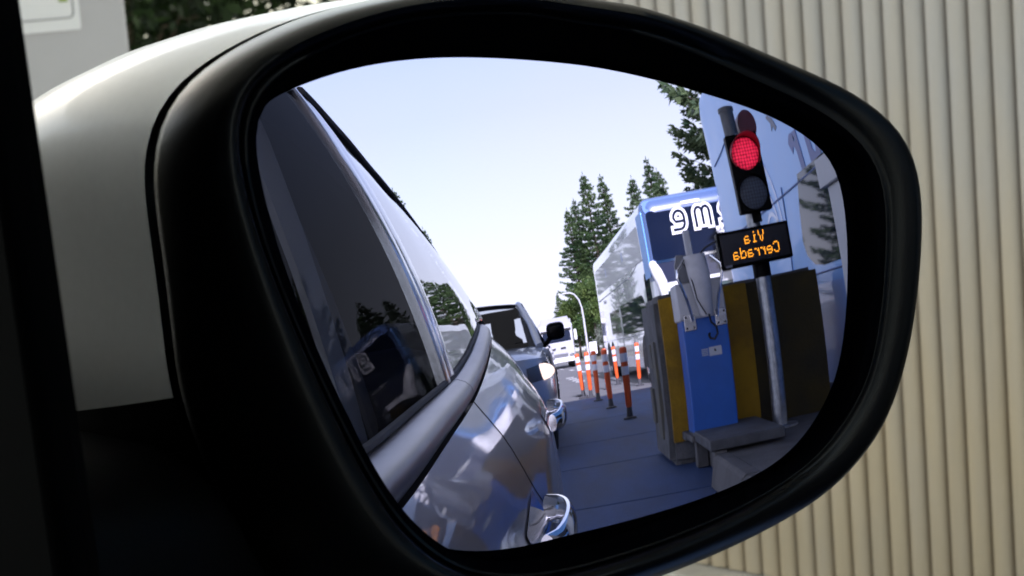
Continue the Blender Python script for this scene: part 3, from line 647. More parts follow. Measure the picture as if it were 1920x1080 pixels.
def resample(P):
    P = [V((x * 1e-4, y * 1e-4)) for x, y in P]; n = len(P); D = []
    for i in range(n):
        p0, p1, p2, p3 = P[i - 1], P[i], P[(i + 1) % n], P[(i + 2) % n]
        for k in range(8):
            t = k / 8; D.append(.5 * (2 * p1 + (p2 - p0) * t + (2 * p0 - 5 * p1 + 4 * p2 - p3) * t * t + (3 * p1 - p0 - 3 * p2 + p3) * t ** 3))
    c = V((.004, .012)); D2 = sorted((math.atan2(p.y - c.y, p.x - c.x), (p - c).length) for p in D)
    tab = [(a - 2 * PI, l) for a, l in D2[-4:]] + D2 + [(a + 2 * PI, l) for a, l in D2[:4]]
    R = []
    for k in range(NL):
        a = -PI + 2 * PI * k / NL; j = 0
        while tab[j + 1][0] < a: j += 1
        (a0, l0), (a1, l1) = tab[j], tab[j + 1]; R.append(l0 + (l1 - l0) * (a - a0) / max(1e-9, a1 - a0))
    for _ in range(4): R = [.25 * R[i - 1] + .5 * R[i] + .25 * R[(i + 1) % NL] for i in range(NL)]
    return [V((c.x + R[k] * math.cos(-PI + 2 * PI * k / NL), c.y + R[k] * math.sin(-PI + 2 * PI * k / NL))) for k in range(NL)]
LG, L2, L1, LO = resample(G_), resample(R2_), resample(R1_), resample(O_)
for p in LG:
    t_ = min(1, max(0, p.x / .08)); p.x += .0030 * t_ * t_ * (3 - 2 * t_)
def mix(P, Q, t): return [p.lerp(q, t) for p, q in zip(P, Q)]
def kf(p):
    t = min(1, max(0, p.x / .085)); return 1 - .84 * t * t * (3 - 2 * t)
def lp(P, o): return [ml(p.x + (o * (1 - kf(p)) * .45 if o > 0 else 0), p.y, o * kf(p) if o > 0 else o) for p in P]

def sag(p): return -(p.x ** 2 + p.y ** 2) / (2 * RS)
bm = bmn()
ca = V((.004, .012))
def sc(P, s): return [ca + (p - ca) * s for p in P]
gl = [ml(p.x, p.y, sag(p) + .0004) for p in LG]
loft(bm, [lp(L2, .0145), lp(mix(L2, L1, .25), .0150), lp(mix(L2, L1, .5), .0140), lp(mix(L2, L1, .75), .0165), lp(L1, .0190),
          lp(mix(L1, LO, .15), .0197), lp(mix(L1, LO, .4), .0180), lp(mix(L1, LO, .65), .0135), lp(mix(L1, LO, .85), .0075), lp(mix(L1, LO, .96), .0025), lp(LO, 0), lp(sc(LO, .994), -.003), lp(sc(LO, .97), -.004)], cap0=False, cap1=False)
sm = cobj('side_mirror', bm, M_bezel, smooth=True, angle=1.3)
bm = bmn(); loft(bm, [[ml(p.x, p.y, sag(p) - .006) for p in sc(LG, 1.01)], gl, lp(mix(LG, L2, .12), .001), lp(mix(LG, L2, .55), .0065), lp(mix(LG, L2, .93), .0125), lp(L2, .0145)], cap0=False, cap1=False)
obj('inner_rim', bm, mat('matte_black_rim', (.0022, .0024, .004), .9, spec=0.), sm, smooth=True, angle=1.3)
bm = bmn(); rings = []                                            # convex glass: true sphere, shaded with its exact normals
for k in range(0, 41):
    s = k / 40 * 1.008
    P = [p * s for p in LG] if k else None
    rings.append(P)
c0 = bm.verts.new(OS + N * RS); prev = None
for P in rings[1:]:
    vs = []
    for p in P:
        q = m0 + A * p.x + B * p.y; d = q - OS
        # drop onto the sphere along the normal direction
        h = math.sqrt(RS * RS - p.x ** 2 - p.y ** 2); vs.append(bm.verts.new(OS + A * p.x + B * p.y + N * h))
    if prev is None:
        for i in range(NL): bm.faces.new([c0, vs[i], vs[(i + 1) % NL]])
    else: bridge(bm, prev, vs)
    prev = vs
me = bpy.data.meshes.new('mirror_glass'); bmesh.ops.recalc_face_normals(bm, faces=bm.faces); bm.to_mesh(me); bm.free(); me.materials.append(mirror_mat())
for p in me.polygons: p.use_smooth = True
me.normals_split_custom_set_from_vertices([((v.co - OS)).normalized() if False else (v.co - OS).normalized() for v in me.vertices])
mg = bpy.data.objects.new('mirror_glass', me); link(mg, sm)
# housing shell behind the bezel
def shell(lower):
    bm = bmn(); Ls = []
    for h, s in ((.004, .990), (.012, .985), (.025, .97), (.04, .945), (.055, .91), (.07, .865), (.085, .81), (.1, .74), (.112, .65), (.12, .54), (.126, .38), (.128, .2)):
        sh = V((-.70 * h, .11 * h - .9 * h * h)); Ls.append(lp([sh + p for p in sc(LO, s)], -h))
    vs = loft(bm, Ls, cap0=False)
    pc = ml(-.11, -.0105, 0); pn = (B - A * .30).normalized()
    bmesh.ops.bisect_plane(bm, geom=bm.verts[:] + bm.edges[:] + bm.faces[:], plane_co=pc, plane_no=pn, clear_outer=lower, clear_inner=not lower)
    return bm
o = cobj('housing_cap', shell(False), M_cap, sm, smooth=True, angle=1.2)
o = cobj('lower_housing', shell(True), M_black, sm, smooth=True, angle=1.2)
bm = bmn(); L = []
for k in range(9):
    q = k / 8; x = -.03 - .16 * q; cy = .085 + .0 * q; zc = .992 + .012 * q
    L.append([V((x, cy + (.05 + .01 * q) * sx_, zc + (.045 - .005 * q) * sz_)) for sx_, sz_ in [(math.copysign(abs(math.cos(a)) ** .6, math.cos(a)), math.copysign(abs(math.sin(a)) ** .6, math.sin(a))) for a in [2 * PI * j / 20 for j in range(20)]]])
loft(bm, L); cobj('mirror_foot', bm, M_black, sm, smooth=True, angle=1.2)

# ------------------------------------------------------------------ pickup waiting behind
def make_pickup(loc, label):
    t = thing('pickup_truck', label, 'pickup', loc)
    PB = mat('grey_blue_paint', (.46, .50, .57), .3, metal=.2, coat=.9)
    PL = [(0, 0), (.42, -.03), (.66, -.13), (.80, -.30), (.875, -.52), (.915, -.95)]
    def plan(q):
        s = -1 if q < 0 else 1; a = abs(q) * 1.0; pts = [(abs(x), x, y) for x, y in PL]
        d = [0]
        for i in range(1, len(PL)): d.append(d[-1] + math.hypot(PL[i][0] - PL[i-1][0], PL[i][1] - PL[i-1][1]))
        k = a * d[-1]
        return V((s * lin(list(zip(d, [p[0] for p in PL])), k), lin(list(zip(d, [p[1] for p in PL])), k), 0))
    def nose(q, z):
        p = plan(q); tz = (z - .35) / .7; p *= 1
        back = .02 * (1 - abs(2 * tz - .8)) - .10 * max(0, tz - .75) ** 2 * 8
        d = V((p.x * .25, 1, 0)).normalized(); p += d * back; p.z = z - .03 * (abs(q) ** 2) + .0
        p.x *= 1 + .012 * (1 - (2 * tz - 1) ** 2)
        return p
    bm = bmn(); qs = frange(-1, 1, 48)
    grid(bm, nose, qs, frange(.36, 1.05, 16)); obj('front_panel', bm, PB, t, smooth=True)
    bm = bmn()
    def hood(q, w):
        a = nose(q, 1.05); b = V((.80 * q + .02 * q ** 3, -1.28 + .12 * (1 - q * q) * 0 - .0, 1.20 - .03 * q * q)); p = a.lerp(b, w)
        p.z += .055 * math.sin(PI * min(1, w * 1.1 + .0)) ** .8 * (1 - .55 * q * q) * (1 - .25 * w)
        p.z -= .02 * math.exp(-((abs(q) - .62) / .07) ** 2) * math.sin(PI * w)
        if abs(q) > .9: p.x += math.copysign((abs(q) - .9) * .8 * math.sin(PI * w) * .3, q)
        return p
    grid(bm, hood, qs, frange(0, 1, 18)); obj('bonnet', bm, PB, t, smooth=True)
    for sd in (-1, 1):
        bm = bmn()
        def side(y, z):
            tz = (z - .36) / .8; x = .915 + .022 * (1 - (2 * tz - 1) ** 2)
            if y > -1.35: x -= .0
            fl = math.exp(-((math.hypot(y + .98, z - .38) - .47) / .06) ** 2) * .03; return V((sd * (x + fl - .05 * max(0, tz - .85) * 3), y, z))
        ys = frange(-.95, -5.2, 70)
        def ztop(y): return 1.02 + .16 * min(1, (-.95 - y) / .35) ** .5
        grid(bm, lambda y, w: side(y, .36 + (ztop(y) - .36) * w), ys, frange(0, 1, 14))
        dead = [fc for fc in bm.faces for c in [fc.calc_center_median()] if min(math.hypot(c.y + .98, c.z - .38), math.hypot(c.y + 4.05, c.z - .38)) < .45]
        bmesh.ops.delete(bm, geom=dead, context='FACES'); obj('side_panel', bm, PB, t, smooth=True)
        bm = bmn(); P = [V((sd * .80, -1.28, 1.17)), V((sd * .915, -1.1, 1.12))]
        for y in (-.98, -4.05): wheel(sd * .90, y, sd, t, rr=.385, w=.25)
        bm = bmn(); lathe(bm, [(0, .46), (.02, .46)], (sd * .55, -.98, .38), (1, 0, 0), 24); obj('wheel_arch', bm, M_seam, t)
        # headlight, wrapped round the corner
        def hl(q, w, o):
            qq = sd * (.43 + .44 * q); zl = .80 + .06 * q; zh = .955 + .10 * q; p = nose(qq, zl + (zh - zl) * w); n = V((qq * .9 * abs(qq) + .0, 1 - abs(qq) * .5, 0)).normalized()
            return p + n * (o + .012 * (1 - (2 * q - 1) ** 2) * 4 * w * (1 - w))
        bm = bmn(); grid(bm, lambda q, w: hl(q, w, .006), frange(0, 1, 12), frange(0, 1, 8)); h = obj('headlight', bm, mat('headlight_lens', (.10, .09, .085), .08, coat=1), t, smooth=True)
        bm = bmn(); bmesh.ops.create_uvsphere(bm, u_segments=20, v_segments=12, radius=1., matrix=Matrix.Translation(hl(.34, .48, -.03)) @ Matrix.Rotation(-sd * .28, 4, 'Z') @ Matrix.Diagonal((.145, .06, .088, 1)))
        obj('lit_lamp', bm, mat('lit_headlamp', (1, .9, .75), .3, emit=(1, .74, .45), estr=1.0), h, smooth=True)
        # door mirror
        bm = bmn(); L = []
        for k in range(7):
            w = k / 6; s = (1 - (2 * w - 1) ** 4 * .35)
            L.append([V((sd * (1.0 + .11 * math.copysign(abs(math.cos(a)) ** .55, math.cos(a)) * s), -1.74 + .13 * w, 1.315 + .105 * math.copysign(abs(math.sin(a)) ** .6, math.sin(a)) * s)) for a in [2 * PI * j / 20 for j in range(20)]])
        loft(bm, L); mi = obj('door_mirror', bm, M_bezel, t, smooth=True)
        bm = bmn(); tube(bm, [(sd * .86, -1.70, 1.17), (sd * .9, -1.68, 1.22), (sd * .96, -1.67, 1.27)], .03, 8); obj('mirror_arm', bm, M_bezel, mi, smooth=True)
        # pillars
        bm = bmn()
        a0, a1 = V((sd * .80, -1.24, 1.17)), V((sd * .60, -2.0, 1.70))
        tube(bm, [a0, a0.lerp(a1, .5) + V((sd * .02, .02, .02)), a1, V((sd * .585, -2.3, 1.735)), V((sd * .58, -3.0, 1.73)), V((sd * .66, -3.25, 1.2))], [.045, .04, .04, .04, .04, .05], 10); obj('cab_pillar', bm, PB, t, smooth=True)
        bm = bmn(); tube(bm, [V((sd * .60, -2.2, 1.72)), V((sd * .84, -2.25, 1.15))], .04, 8); obj('door_pillar', bm, M_trim, t, smooth=True)
        bm = bmn(); pts = [V((sd * .80, -1.27, 1.17)), V((sd * .60, -2.0, 1.71)), V((sd * .58, -3.0, 1.72)), V((sd * .66, -3.25, 1.17))]; quad(bm, pts); obj('side_window', bm, M_tint, t)
    bm = bmn()
    grid(bm, lambda q, w: V(((.80 - .2 * w) * q, -1.26 - .74 * w + .06 * (1 - q * q), 1.18 + .535 * w)), frange(-1, 1, 12), frange(0, 1, 6)); obj('windscreen', bm, glass_mat('pickup_windscreen', (.62, .66, .7), 1.4, boost=.3), t, smooth=True)
    bm = bmn()
    grid(bm, lambda q, w: V((.61 * q, -1.97 - 1.05 * w + .04 * (1 - q * q) * (1 - w), 1.715 + .055 * (1 - q * q) + .03 * math.sin(PI * w))), frange(-1, 1, 12), frange(0, 1, 8)); obj('roof', bm, PB, t, smooth=True)
    bm = bmn(); prism(bm, rrect(-.56, .56, 1.14, 1.68, .06), lambda a, b, d: V((a, d, b)), -3.2, -3.18)
    bm.free(); bm = bmn()
    # rear bulkhead with its window opening
    box(bm, -.66, .66, -3.24, -3.2, .6, 1.27); box(bm, -.62, .62, -3.2, -3.16, 1.60, 1.74); box(bm, -.62, -.14, -3.24, -3.2, 1.27, 1.6); obj('rear_bulkhead', bm, M_trim, t)
    for sx in (-.36, .36):
        bm = bmn()
        L = [[V((sx + wx * math.copysign(abs(math.cos(a)) ** .6, math.cos(a)), -2.25 - .22 * (z - 1.0) + .07 * math.sin(a), z)) for a in [2 * PI * j / 16 for j in range(16)]] for z, wx in ((.7, .24), (1.1, .25), (1.3, .22), (1.36, .15), (1.40, .14), (1.44, .15), (1.56, .15), (1.60, .12))]
        loft(bm, L); obj('seat', bm, M_trim, t, smooth=True)
    bm = bmn(); box(bm, -.78, .78, -1.75, -1.28, .8, 1.16); obj('dashboard', bm, M_trim, t, bevel=.05)
    bm = bmn(); box(bm, -.86, .86, -5.15, -1.3, .4, .75); obj('floor_pan', bm, M_seam, t)
    bm = bmn(); box(bm, -.90, .90, -5.22, -5.18, .45, 1.16); obj('tailgate', bm, PB, t)
    bm = bmn()
    for k in range(4): grid(bm, lambda q, w: nose(q, .70 + k * .07 + .045 * w) + V((0, .012, 0)), frange(-.36, .36, 10), [0, 1])
    obj('grille', bm, M_chrome, t)
    bm = bmn(); grid(bm, lambda q, w: nose(q, .68 + .3 * w) + V((0, .004, 0)), frange(-.38, .38, 10), frange(0, 1, 4)); obj('grille_opening', bm, M_seam, t)
    bm = bmn(); grid(bm, lambda q, w: nose(q, .40 + .16 * w) + V((0, .008, 0)), frange(-.5, .5, 12), frange(0, 1, 3)); obj('bumper_grille', bm, M_seam, t)
    bm = bmn(); tube(bm, [(-.1, -1.30, 1.215), (.62, -1.335, 1.245)], .012, 6); obj('wiper', bm, M_trim, t)
    t.scale = (1.08, 1, 1)
    return t
make_pickup((-1.10, -9.25, 0), 'grey blue pickup truck with one bright headlight close behind the silver car')

# ------------------------------------------------------------------ white lorry far down the lane
def make_lorry(loc, rz, label):
    t = thing('lorry', label, 'truck', loc, rz)
    bm = bmn()
    L = []
    for y, hw, z0, z1 in ((.0, 1.0, .45, 1.5), (-.06, 1.17, .42, 2.7), (-.25, 1.23, .42, 2.95), (-2.1, 1.23, .42, 3.0)):
        L.append([V((x, y, z)) for x, z in rrect(-hw, hw, z0, z1, .12, 4)])
    loft(bm, L); obj('cab', bm, mat('lorry_white_paint', (.46, .46, .47), .5, var=.08, vscale=3), t, smooth=True, angle=.5)
    bm = bmn(); prism(bm, [(-1.05, 1.78), (1.05, 1.78), (.98, 2.48), (-.98, 2.48)], lambda a, b, d: V((a, d - (b - 1.7) * .05, b)), -.1, .03); obj('windscreen', bm, M_dglass, t, bevel=.03)
    bm = bmn(); prism(bm, [(-1.15, 2.9), (1.15, 2.9), (1.0, 3.45), (-1.0, 3.45)], lambda a, b, d: V((a, d - (b - 2.9) * .9, b)), -1.9, -.35); obj('roof_fairing', bm, mat('pale_fairing', (.33, .33, .35), .5), t, bevel=.05)
    bm = bmn(); box(bm, -1.1, 1.1, .0, .06, 2.5, 2.62); obj('sun_visor', bm, M_seam, t, bevel=.02)
    for sx in (-.55, .2):
        bm = bmn(); box(bm, sx, sx + .38, .0, .045, 1.28, 1.4); obj('grille', bm, M_seam, t)
    bm = bmn(); prism(bm, rrect(-.7, .7, .78, .98, .08), lambda a, b, d: V((a, d, b)), .01, .05); obj('lower_grille', bm, mat('grey_grille', (.12, .12, .13), .5), t)
    bm = bmn(); box(bm, -1.2, 1.2, -.1, .1, .42, .7); obj('bumper', bm, M_white, t, bevel=.04)
    for sd in (-1, 1):
        bm = bmn(); box(bm, min(sd * .8, sd * 1.14), max(sd * .8, sd * 1.14), .02, .08, .78, .95); obj('headlight', bm, M_chrome, t, bevel=.02)
        bm = bmn(); box(bm, min(sd * 1.3, sd * 1.5), max(sd * 1.3, sd * 1.5), -.2, -.1, 1.75, 2.45); mi = obj('door_mirror', bm, M_white, t, bevel=.03)
        for z_ in (1.79, 2.41):
            bm = bmn(); tube(bm, [(sd * 1.2, -.2, z_), (sd * 1.4, -.16, z_)], .02, 6); obj('mirror_arm', bm, M_trim, mi)
        for y in (-1.2, -4.4, -8.6): wheel(sd * 1.15, y, sd, t, rr=.5, w=.3)
    bm = bmn(); box(bm, -1.25, 1.25, -11.5, -2.5, 1.0, 3.3); obj('cargo_box', bm, mat('lorry_box', (.4, .4, .41), .5), t, bevel=.03)
    return t
make_lorry((-.1, -63, -.008), -.02, 'white lorry far down the lane, seen past the pickup mirror')

# ------------------------------------------------------------------ coaches
def coach(loc, rz, label, paint, H=4.0, LEN=13., W=1.26, front=None, name='coach'):
    t = thing(name, label, 'bus', loc, rz)
    def sec(hw, z0, z1, y, rr):
        P = [(-hw, z0), (hw, z0)]
        for k in range(7):
            a = PI / 2 * k / 6; P.append((hw - rr + rr * math.cos(a), z1 - rr + rr * math.sin(a)))
        for k in range(7):
            a = PI / 2 + PI / 2 * k / 6; P.append((-hw + rr + rr * math.cos(a), z1 - rr + rr * math.sin(a)))
        return [V((x, y, z)) for x, z in P]
    bm = bmn()
    loft(bm, [sec(W * .90, .5, H - .35, 0, .3), sec(W * .955, .42, H - .14, -.05, .3), sec(W * .985, .36, H - .05, -.16, .28), sec(W, .34, H, -.4, .26), sec(W, .34, H, -LEN * .5, .26), sec(W, .34, H, -LEN + .3, .26), sec(W * .985, .36, H - .06, -LEN + .08, .3), sec(W * .94, .45, H - .2, -LEN, .35)])
    obj('body', bm, paint, t, smooth=True, angle=.7)
    for y in (-2.6, -LEN + 3.0, -LEN + 1.75):
        for sd in (-1, 1):
            wheel(sd * (W + .006), y, sd, t, rr=.5, w=.3)
            bm = bmn(); prism(bm, [(.62 * math.cos(a) + y, .5 + .62 * math.sin(a)) for a in frange(0, PI, 14)] + [(y - .62, .34), (y + .62, .34)], lambda a, b, d: V((sd * d, a, b)), W - .35, W + .003); obj('wheel_arch', bm, M_seam, t)
    return t
M_busw = mat('white_silver_coach_paint', (.82, .84, .87), .14, coat=1., metal=.25, var=.04, vscale=2)
M_busb = mat('light_blue_coach_paint', (.15, .40, .86), .34, coat=.25, var=.03, vscale=2)
M_bblue = mat('mid_blue_coach_paint', (.10, .20, .50), .2, coat=1.)
b1 = coach((3.68, -20.1, -.006), math.radians(-3.2), 'white double deck coach with a dark upper windscreen bearing a white logo', M_busw, H=4.0, LEN=13.0)
def onfront(a, b, d): return V((a, d - .02 * a * a - max(0, b - 3.63) * .4, b))
bm = bmn(); prism(bm, rrect(-1.17, 1.17, 2.60, 3.68, .10), onfront, -.25, .036); uw = obj('upper_windscreen', bm, mat('blue_black_glass', (.006, .011, .028), .15, spec=.14), b1, smooth=True, angle=.5)
bm = bmn(); prism(bm, rrect(-1.2, 1.2, 3.64, 3.93, .08), onfront, -.35, .034); obj('roof_front', bm, M_bblue, b1, smooth=True, angle=.5)
bm = bmn(); prism(bm, rrect(-1.17, 1.17, 2.12, 2.55, .07), onfront, -.25, .05); obj('destination_band', bm, mat('dark_gloss_band', (.03, .035, .06), .12, coat=1), b1, smooth=True, angle=.5)
bm = bmn(); prism(bm, rrect(-1.12, 1.12, 2.545, 2.60, .02), onfront, -.2, .055); obj('trim_strip', bm, M_chrome, b1, smooth=True, angle=.5)
bm = bmn(); prism(bm, rrect(-1.12, 1.12, 1.05, 1.92, .10), onfront, -.25, .035); obj('lower_windscreen', bm, mat('green_black_glass', (.02, .05, .05), .08, coat=1.), b1, smooth=True, angle=.5)
bm = bmn(); prism(bm, rrect(-1.05, 1.05, 1.93, 2.10, .05), onfront, -.2, .04); obj('visor_panel', bm, M_white, b1, smooth=True, angle=.5)
for sx in (-1.0, .85):
    bm = bmn(); prism(bm, rrect(sx, sx + .2, 3.80, 3.86, .028), onfront, 0, .05); obj('marker_lamp', bm, M_white, b1)
bm = bmn(); prism(bm, rrect(-.25, .25, 3.70, 3.77, .03), onfront, 0, .05); obj('number_light', bm, M_white, b1)
bm = bmn(); prism(bm, rrect(-1.1, 1.1, .55, .98, .06), onfront, -.2, .03); obj('bumper', bm, M_white, b1, smooth=True, angle=.5)
for sd in (-1, 1):
    bm = bmn(); prism(bm, rrect(min(sd * .75, sd * 1.08), max(sd * .75, sd * 1.08), .68, .88, .06), onfront, 0, .045); obj('headlight', bm, M_chrome, b1)
    bm = bmn(); tube(bm, [(sd * 1.16, -.05, 2.56), (sd * 1.24, .18, 2.52), (sd * 1.2, .34, 2.35), (sd * 1.12, .40, 2.1), (sd * 1.1, .40, 1.82)], [.06, .10, .13, .13, .09], 12); obj('door_mirror', bm, M_white, b1, smooth=True)
# lettering of the coach on the upper windscreen: rounded double stroke letters
def strokes(kind):
    def arc(cx, cy, rx, ry, a0, a1, n=8): return [(cx + rx * math.cos(math.radians(a)), cy + ry * math.sin(math.radians(a))) for a in frange(a0, a1, n)]
    if kind == 'e': return [[(.0, .42), (.55, .42)] + arc(.32, .62, .36, .38, 0, 90, 5) + arc(.3, .62, .34, .38, 90, 180, 5) + [(-.04, .45)] + arc(.3, .35, .34, .35, 180, 270, 5) + [(.7, .0)]]
    return [[(0, 0), (0, .7)] + arc(.25, .72, .25, .28, 180, 0, 8) + [(.5, .1)], [(.5, .72)] + arc(.75, .72, .25, .28, 180, 0, 8) + [(1.0, 0)]]
def onglass(a, b, d): return onfront(a, b, d)
xcur = .97
for kind, wd in (('e', .5), ('m', .62), ('e', .5)):
    sc_ = .40; bmw, bmd = bmn(), bmn()
    for st in strokes(kind):
        P = [(xcur - px * sc_ * (.92), 3.18 + py * sc_ + .0) for px, py in st]
        ribbon(bmw, P, .185, onglass, .036, .042); ribbon(bmd, P, .062, onglass, .042, .046)
    lw_ = obj('logo_letter', bmw, M_white, uw); obj('letter_inline', bmd, MATS['blue_black_glass'], lw_)
    xcur -= wd * 1.06 + .02
bm = bmn(); prism(bm, rrect(.52, .84, 2.95, 3.10, .03), onfront, .036, .042); bl = obj('logo_tag', bm, M_white, uw)
def text_mesh(name, body, size, m, parent, M, bold=.0, shear=0., ext=.003):
    cu = bpy.data.curves.new(name, 'FONT'); cu.body = body; cu.size = size; cu.extrude = ext; cu.offset = bold; cu.shear = shear; cu.align_x = 'CENTER'; cu.align_y = 'CENTER'; cu.resolution_u = 4
    tmp = bpy.data.objects.new('tmp', cu); COL.objects.link(tmp)
    dg = bpy.context.evaluated_depsgraph_get(); me = bpy.data.meshes.new_from_object(tmp.evaluated_get(dg)); bpy.data.objects.remove(tmp); bpy.data.curves.remove(cu)
    me.materials.clear(); me.materials.append(m); me.transform(M); me.name = name
    o = bpy.data.objects.new(name, me); link(o, parent); return o
FR = Matrix(((-1, 0, 0, 0), (0, 0, 1, 0), (0, 1, 0, 0), (0, 0, 0, 1)))      # text read from the front, looking towards -Y
text_mesh('tag_lettering', 'BUS', .10, MATS['blue_black_glass'], bl, Matrix.Translation((.68, .043 - .0085, 3.025)) @ FR, bold=.002)
def fsec(hw, z0, z1, y, rr):
    P = [(-hw, z0), (hw, z0)]
    for c_ in (0, PI / 2): P += [((hw - rr) * (1 if c_ == 0 else -1) + rr * math.cos(c_ + PI / 2 * k / 6), z1 - rr + rr * math.sin(c_ + PI / 2 * k / 6)) for k in range(7)]
    return [V((x, y, z)) for x, z in P]
bm = bmn(); loft(bm, [fsec(1.26 * .90 + .006, 2.2, 3.656, .006, .3), fsec(1.26 * .955 + .007, 2.2, 3.868, -.045, .3), fsec(1.26 * .985 + .006, 2.2, 3.956, -.16, .28), fsec(1.265, 2.2, 4.005, -.36, .26)]); obj('front_cap', bm, mat('silver_blue_coach_paint', (.07, .12, .25), .3, coat=.5), b1, smooth=True, angle=.7)
# left flank of the white coach
def flank(t, poly, W_, d0, d1): 
    bm = bmn(); prism(bm, poly, lambda a, b, d: V((-d, a, b)), W_ + d0, W_ + d1); return bm
W1 = 1.26
def arcwin(y0, y1, z0, z1, rr):
    return [(y0, z0), (y0, z1 - rr)] + [(y0 - rr * .9 + rr * .9 * math.cos(a), z1 - rr + rr * math.sin(a)) for a in frange(0, PI / 2, 8)] + [(y1, z1), (y1, z0)]
obj('lower_window', flank(b1, arcwin(-1.5, -6.6, 1.22, 2.05, .75), W1, -.02, .006), M_dglass, b1)
obj('lower_window', flank(b1, rrect(-9.6, -6.9, 1.3, 2.0, .1), W1, -.02, .005), mat('silvered_panel', (.55, .58, .62), .06, metal=.8, coat=1.), b1)
obj('upper_window', flank(b1, rrect(-12.4, -1.1, 2.75, 3.55, .12), W1, -.02, .005), mat('pearl_white_panel', (.74, .75, .77), .28, coat=.8), b1)
obj('corner_panel', flank(b1, rrect(-1.0, -.14, 2.3, 3.72, .06), W1, -.05, .007), M_busb, b1)
for y in (-4.6, -9.0): obj('vent_hatch', flank(b1, rrect(y - .16, y + .16, 3.1, 3.34, .03), W1, 0, .008), mat('pale_blue_mark', (.40, .46, .58), .4), b1)
bm = bmn()
for z in (2.66,): tube(bm, [(-W1 - .001, -.9, z + .1), (-W1 - .001, -2.0, z + .12), (-W1 - .001, -3.4, z - .05), (-W1 - .001, -12.5, z - .12)], .012, 6)
obj('body_crease', bm, mat('grey_seam', (.25, .27, .3), .5), b1)
for y in (-3.2, -5.6, -8.0, -10.6): obj('side_lamp', flank(b1, rrect(y - .22, y + .22, 2.36, 2.46, .048), W1, 0, .02), M_white, b1)
obj('fuel_flap', flank(b1, rrect(-8.3, -8.1, 1.42, 1.55, .03), W1, 0, .01), M_seam, b1)
bm = bmn()
for y in (-3.4, -5.0, -6.8, -8.6): box(bm, -W1 - .004, -W1 + .01, y - .008, y + .008, .45, 1.15)
box(bm, -W1 - .004, -W1 + .01, -12.6, -.6, 1.14, 1.156); obj('hatch_seams', bm, MATS['grey_seam'], b1)
obj('door_window', flank(b1, rrect(-1.25, -.45, 1.25, 2.45, .1), W1, -.02, .006), M_dglass, b1)

b2 = coach((2.70 + 1.27, -.3, 0), 0, 'light blue coach alongside the island with dark blue lettering on its flank', M_busb, H=4.12, LEN=12.1, W=1.27)
W2 = 1.27; Y0 = .3
def fl2(poly, d0, d1): return flank(b2, [(a + Y0, b) for a, b in poly], W2, d0, d1)
M_sky = mat('pale_blue_panel', (.2, .38, .80), .3, coat=.4, var=.02, vscale=3)
SL = FRL = Matrix(((0, 0, -1, 0), (-1, 0, 0, 0), (0, 1, 0, 0), (0, 0, 0, 1)))   # text read from -X, running towards -Y
for ch_, y_, z_ in (('r', -7.84, 2.40), ('u', -7.30, 2.42), ('T', -6.68, 2.52)):
    text_mesh('letter', ch_, .84, mat('dark_blue_lettering', (.02, .05, .28), .35), b2, Matrix.Translation((-W2 - .001, y_ + Y0, z_)) @ SL, bold=.03, shear=.2, ext=.004)
obj('side_window', fl2([(-8.05, 2.2), (-8.22, 1.9), (-8.3, 1.62), (-8.22, 1.48), (-8.0, 1.38), (-7.7, 1.35), (-1.5, 1.35), (-1.5, 2.2)], -.02, .006), M_dglass, b2)
bm = bmn()
tube(bm, [(-W2 - .002, -12.0 + Y0, 2.07), (-W2 - .002, -1 + Y0, 2.23)], .011, 6); obj('body_crease', bm, mat('blue_seam', (.08, .13, .3), .5), b2)
bm = bmn(); tube(bm, [(-W2 - .002, -8.75 + Y0, 2.2), (-W2 - .002, -8.9 + Y0, 1.3)], .009, 6); tube(bm, [(-W2 - .002, -8.9 + Y0, 1.3), (-W2 - .002, -3 + Y0, 1.27)], .009, 6); obj('panel_seam', bm, MATS['blue_seam'], b2)
bm = bmn(); tube(bm, [(-W2 - .002, -12.0 + Y0, 3.05), (-W2 - .002, -11.4 + Y0, 3.1), (-W2 - .002, -10.6 + Y0, 3.2)], .010, 6); obj('rear_seam', bm, MATS['blue_seam'], b2)
bm = bmn()
for R_, cy, cz, a0, a1 in ((1.0, -9.9, 1.75, 5, 120), (.62, -9.7, 1.75, 10, 160), (.33, -9.4, 1.7, 0, 170)):
    Q = [(cy + R_ * .95 * math.cos(math.radians(a)) + Y0, cz + R_ * math.sin(math.radians(a))) for a in frange(a0, a1, 24)]
    ribbon(bm, Q, .05, lambda a, b, d: V((-d, a, b)), W2, W2 + .004)
obj('swirl_emblem', bm, mat('soft_blue_graphic', (.24, .36, .68), .3, coat=.8), b2)
bm = bmn(); prism(bm, [(-8.40, 2.72), (-8.5, 2.83), (-8.66, 2.90), (-8.74, 2.89), (-8.60, 2.80), (-8.62, 2.73), (-8.54, 2.76), (-8.48, 2.70)], lambda a, b, d: V((-d, a + Y0, b)), W2, W2 + .004); obj('bird_emblem', bm, mat('grey_blue_graphic', (.08, .10, .17), .4), b2)
obj('skirt', fl2([(-11.9, .36), (-3.6, .36), (-3.6, 1.2), (-11.9, 1.2)], -.02, .004), M_sky, b2)
bm = bmn(); prism(bm, rrect(-1.1, 1.1, 2.6, 3.7, .1), onfront, -.25, .035); obj('upper_windscreen', bm, M_dglass, b2)
bm = bmn(); prism(bm, rrect(-1.1, 1.1, 1.1, 2.2, .1), onfront, -.25, .035); obj('lower_windscreen', bm, M_dglass, b2)

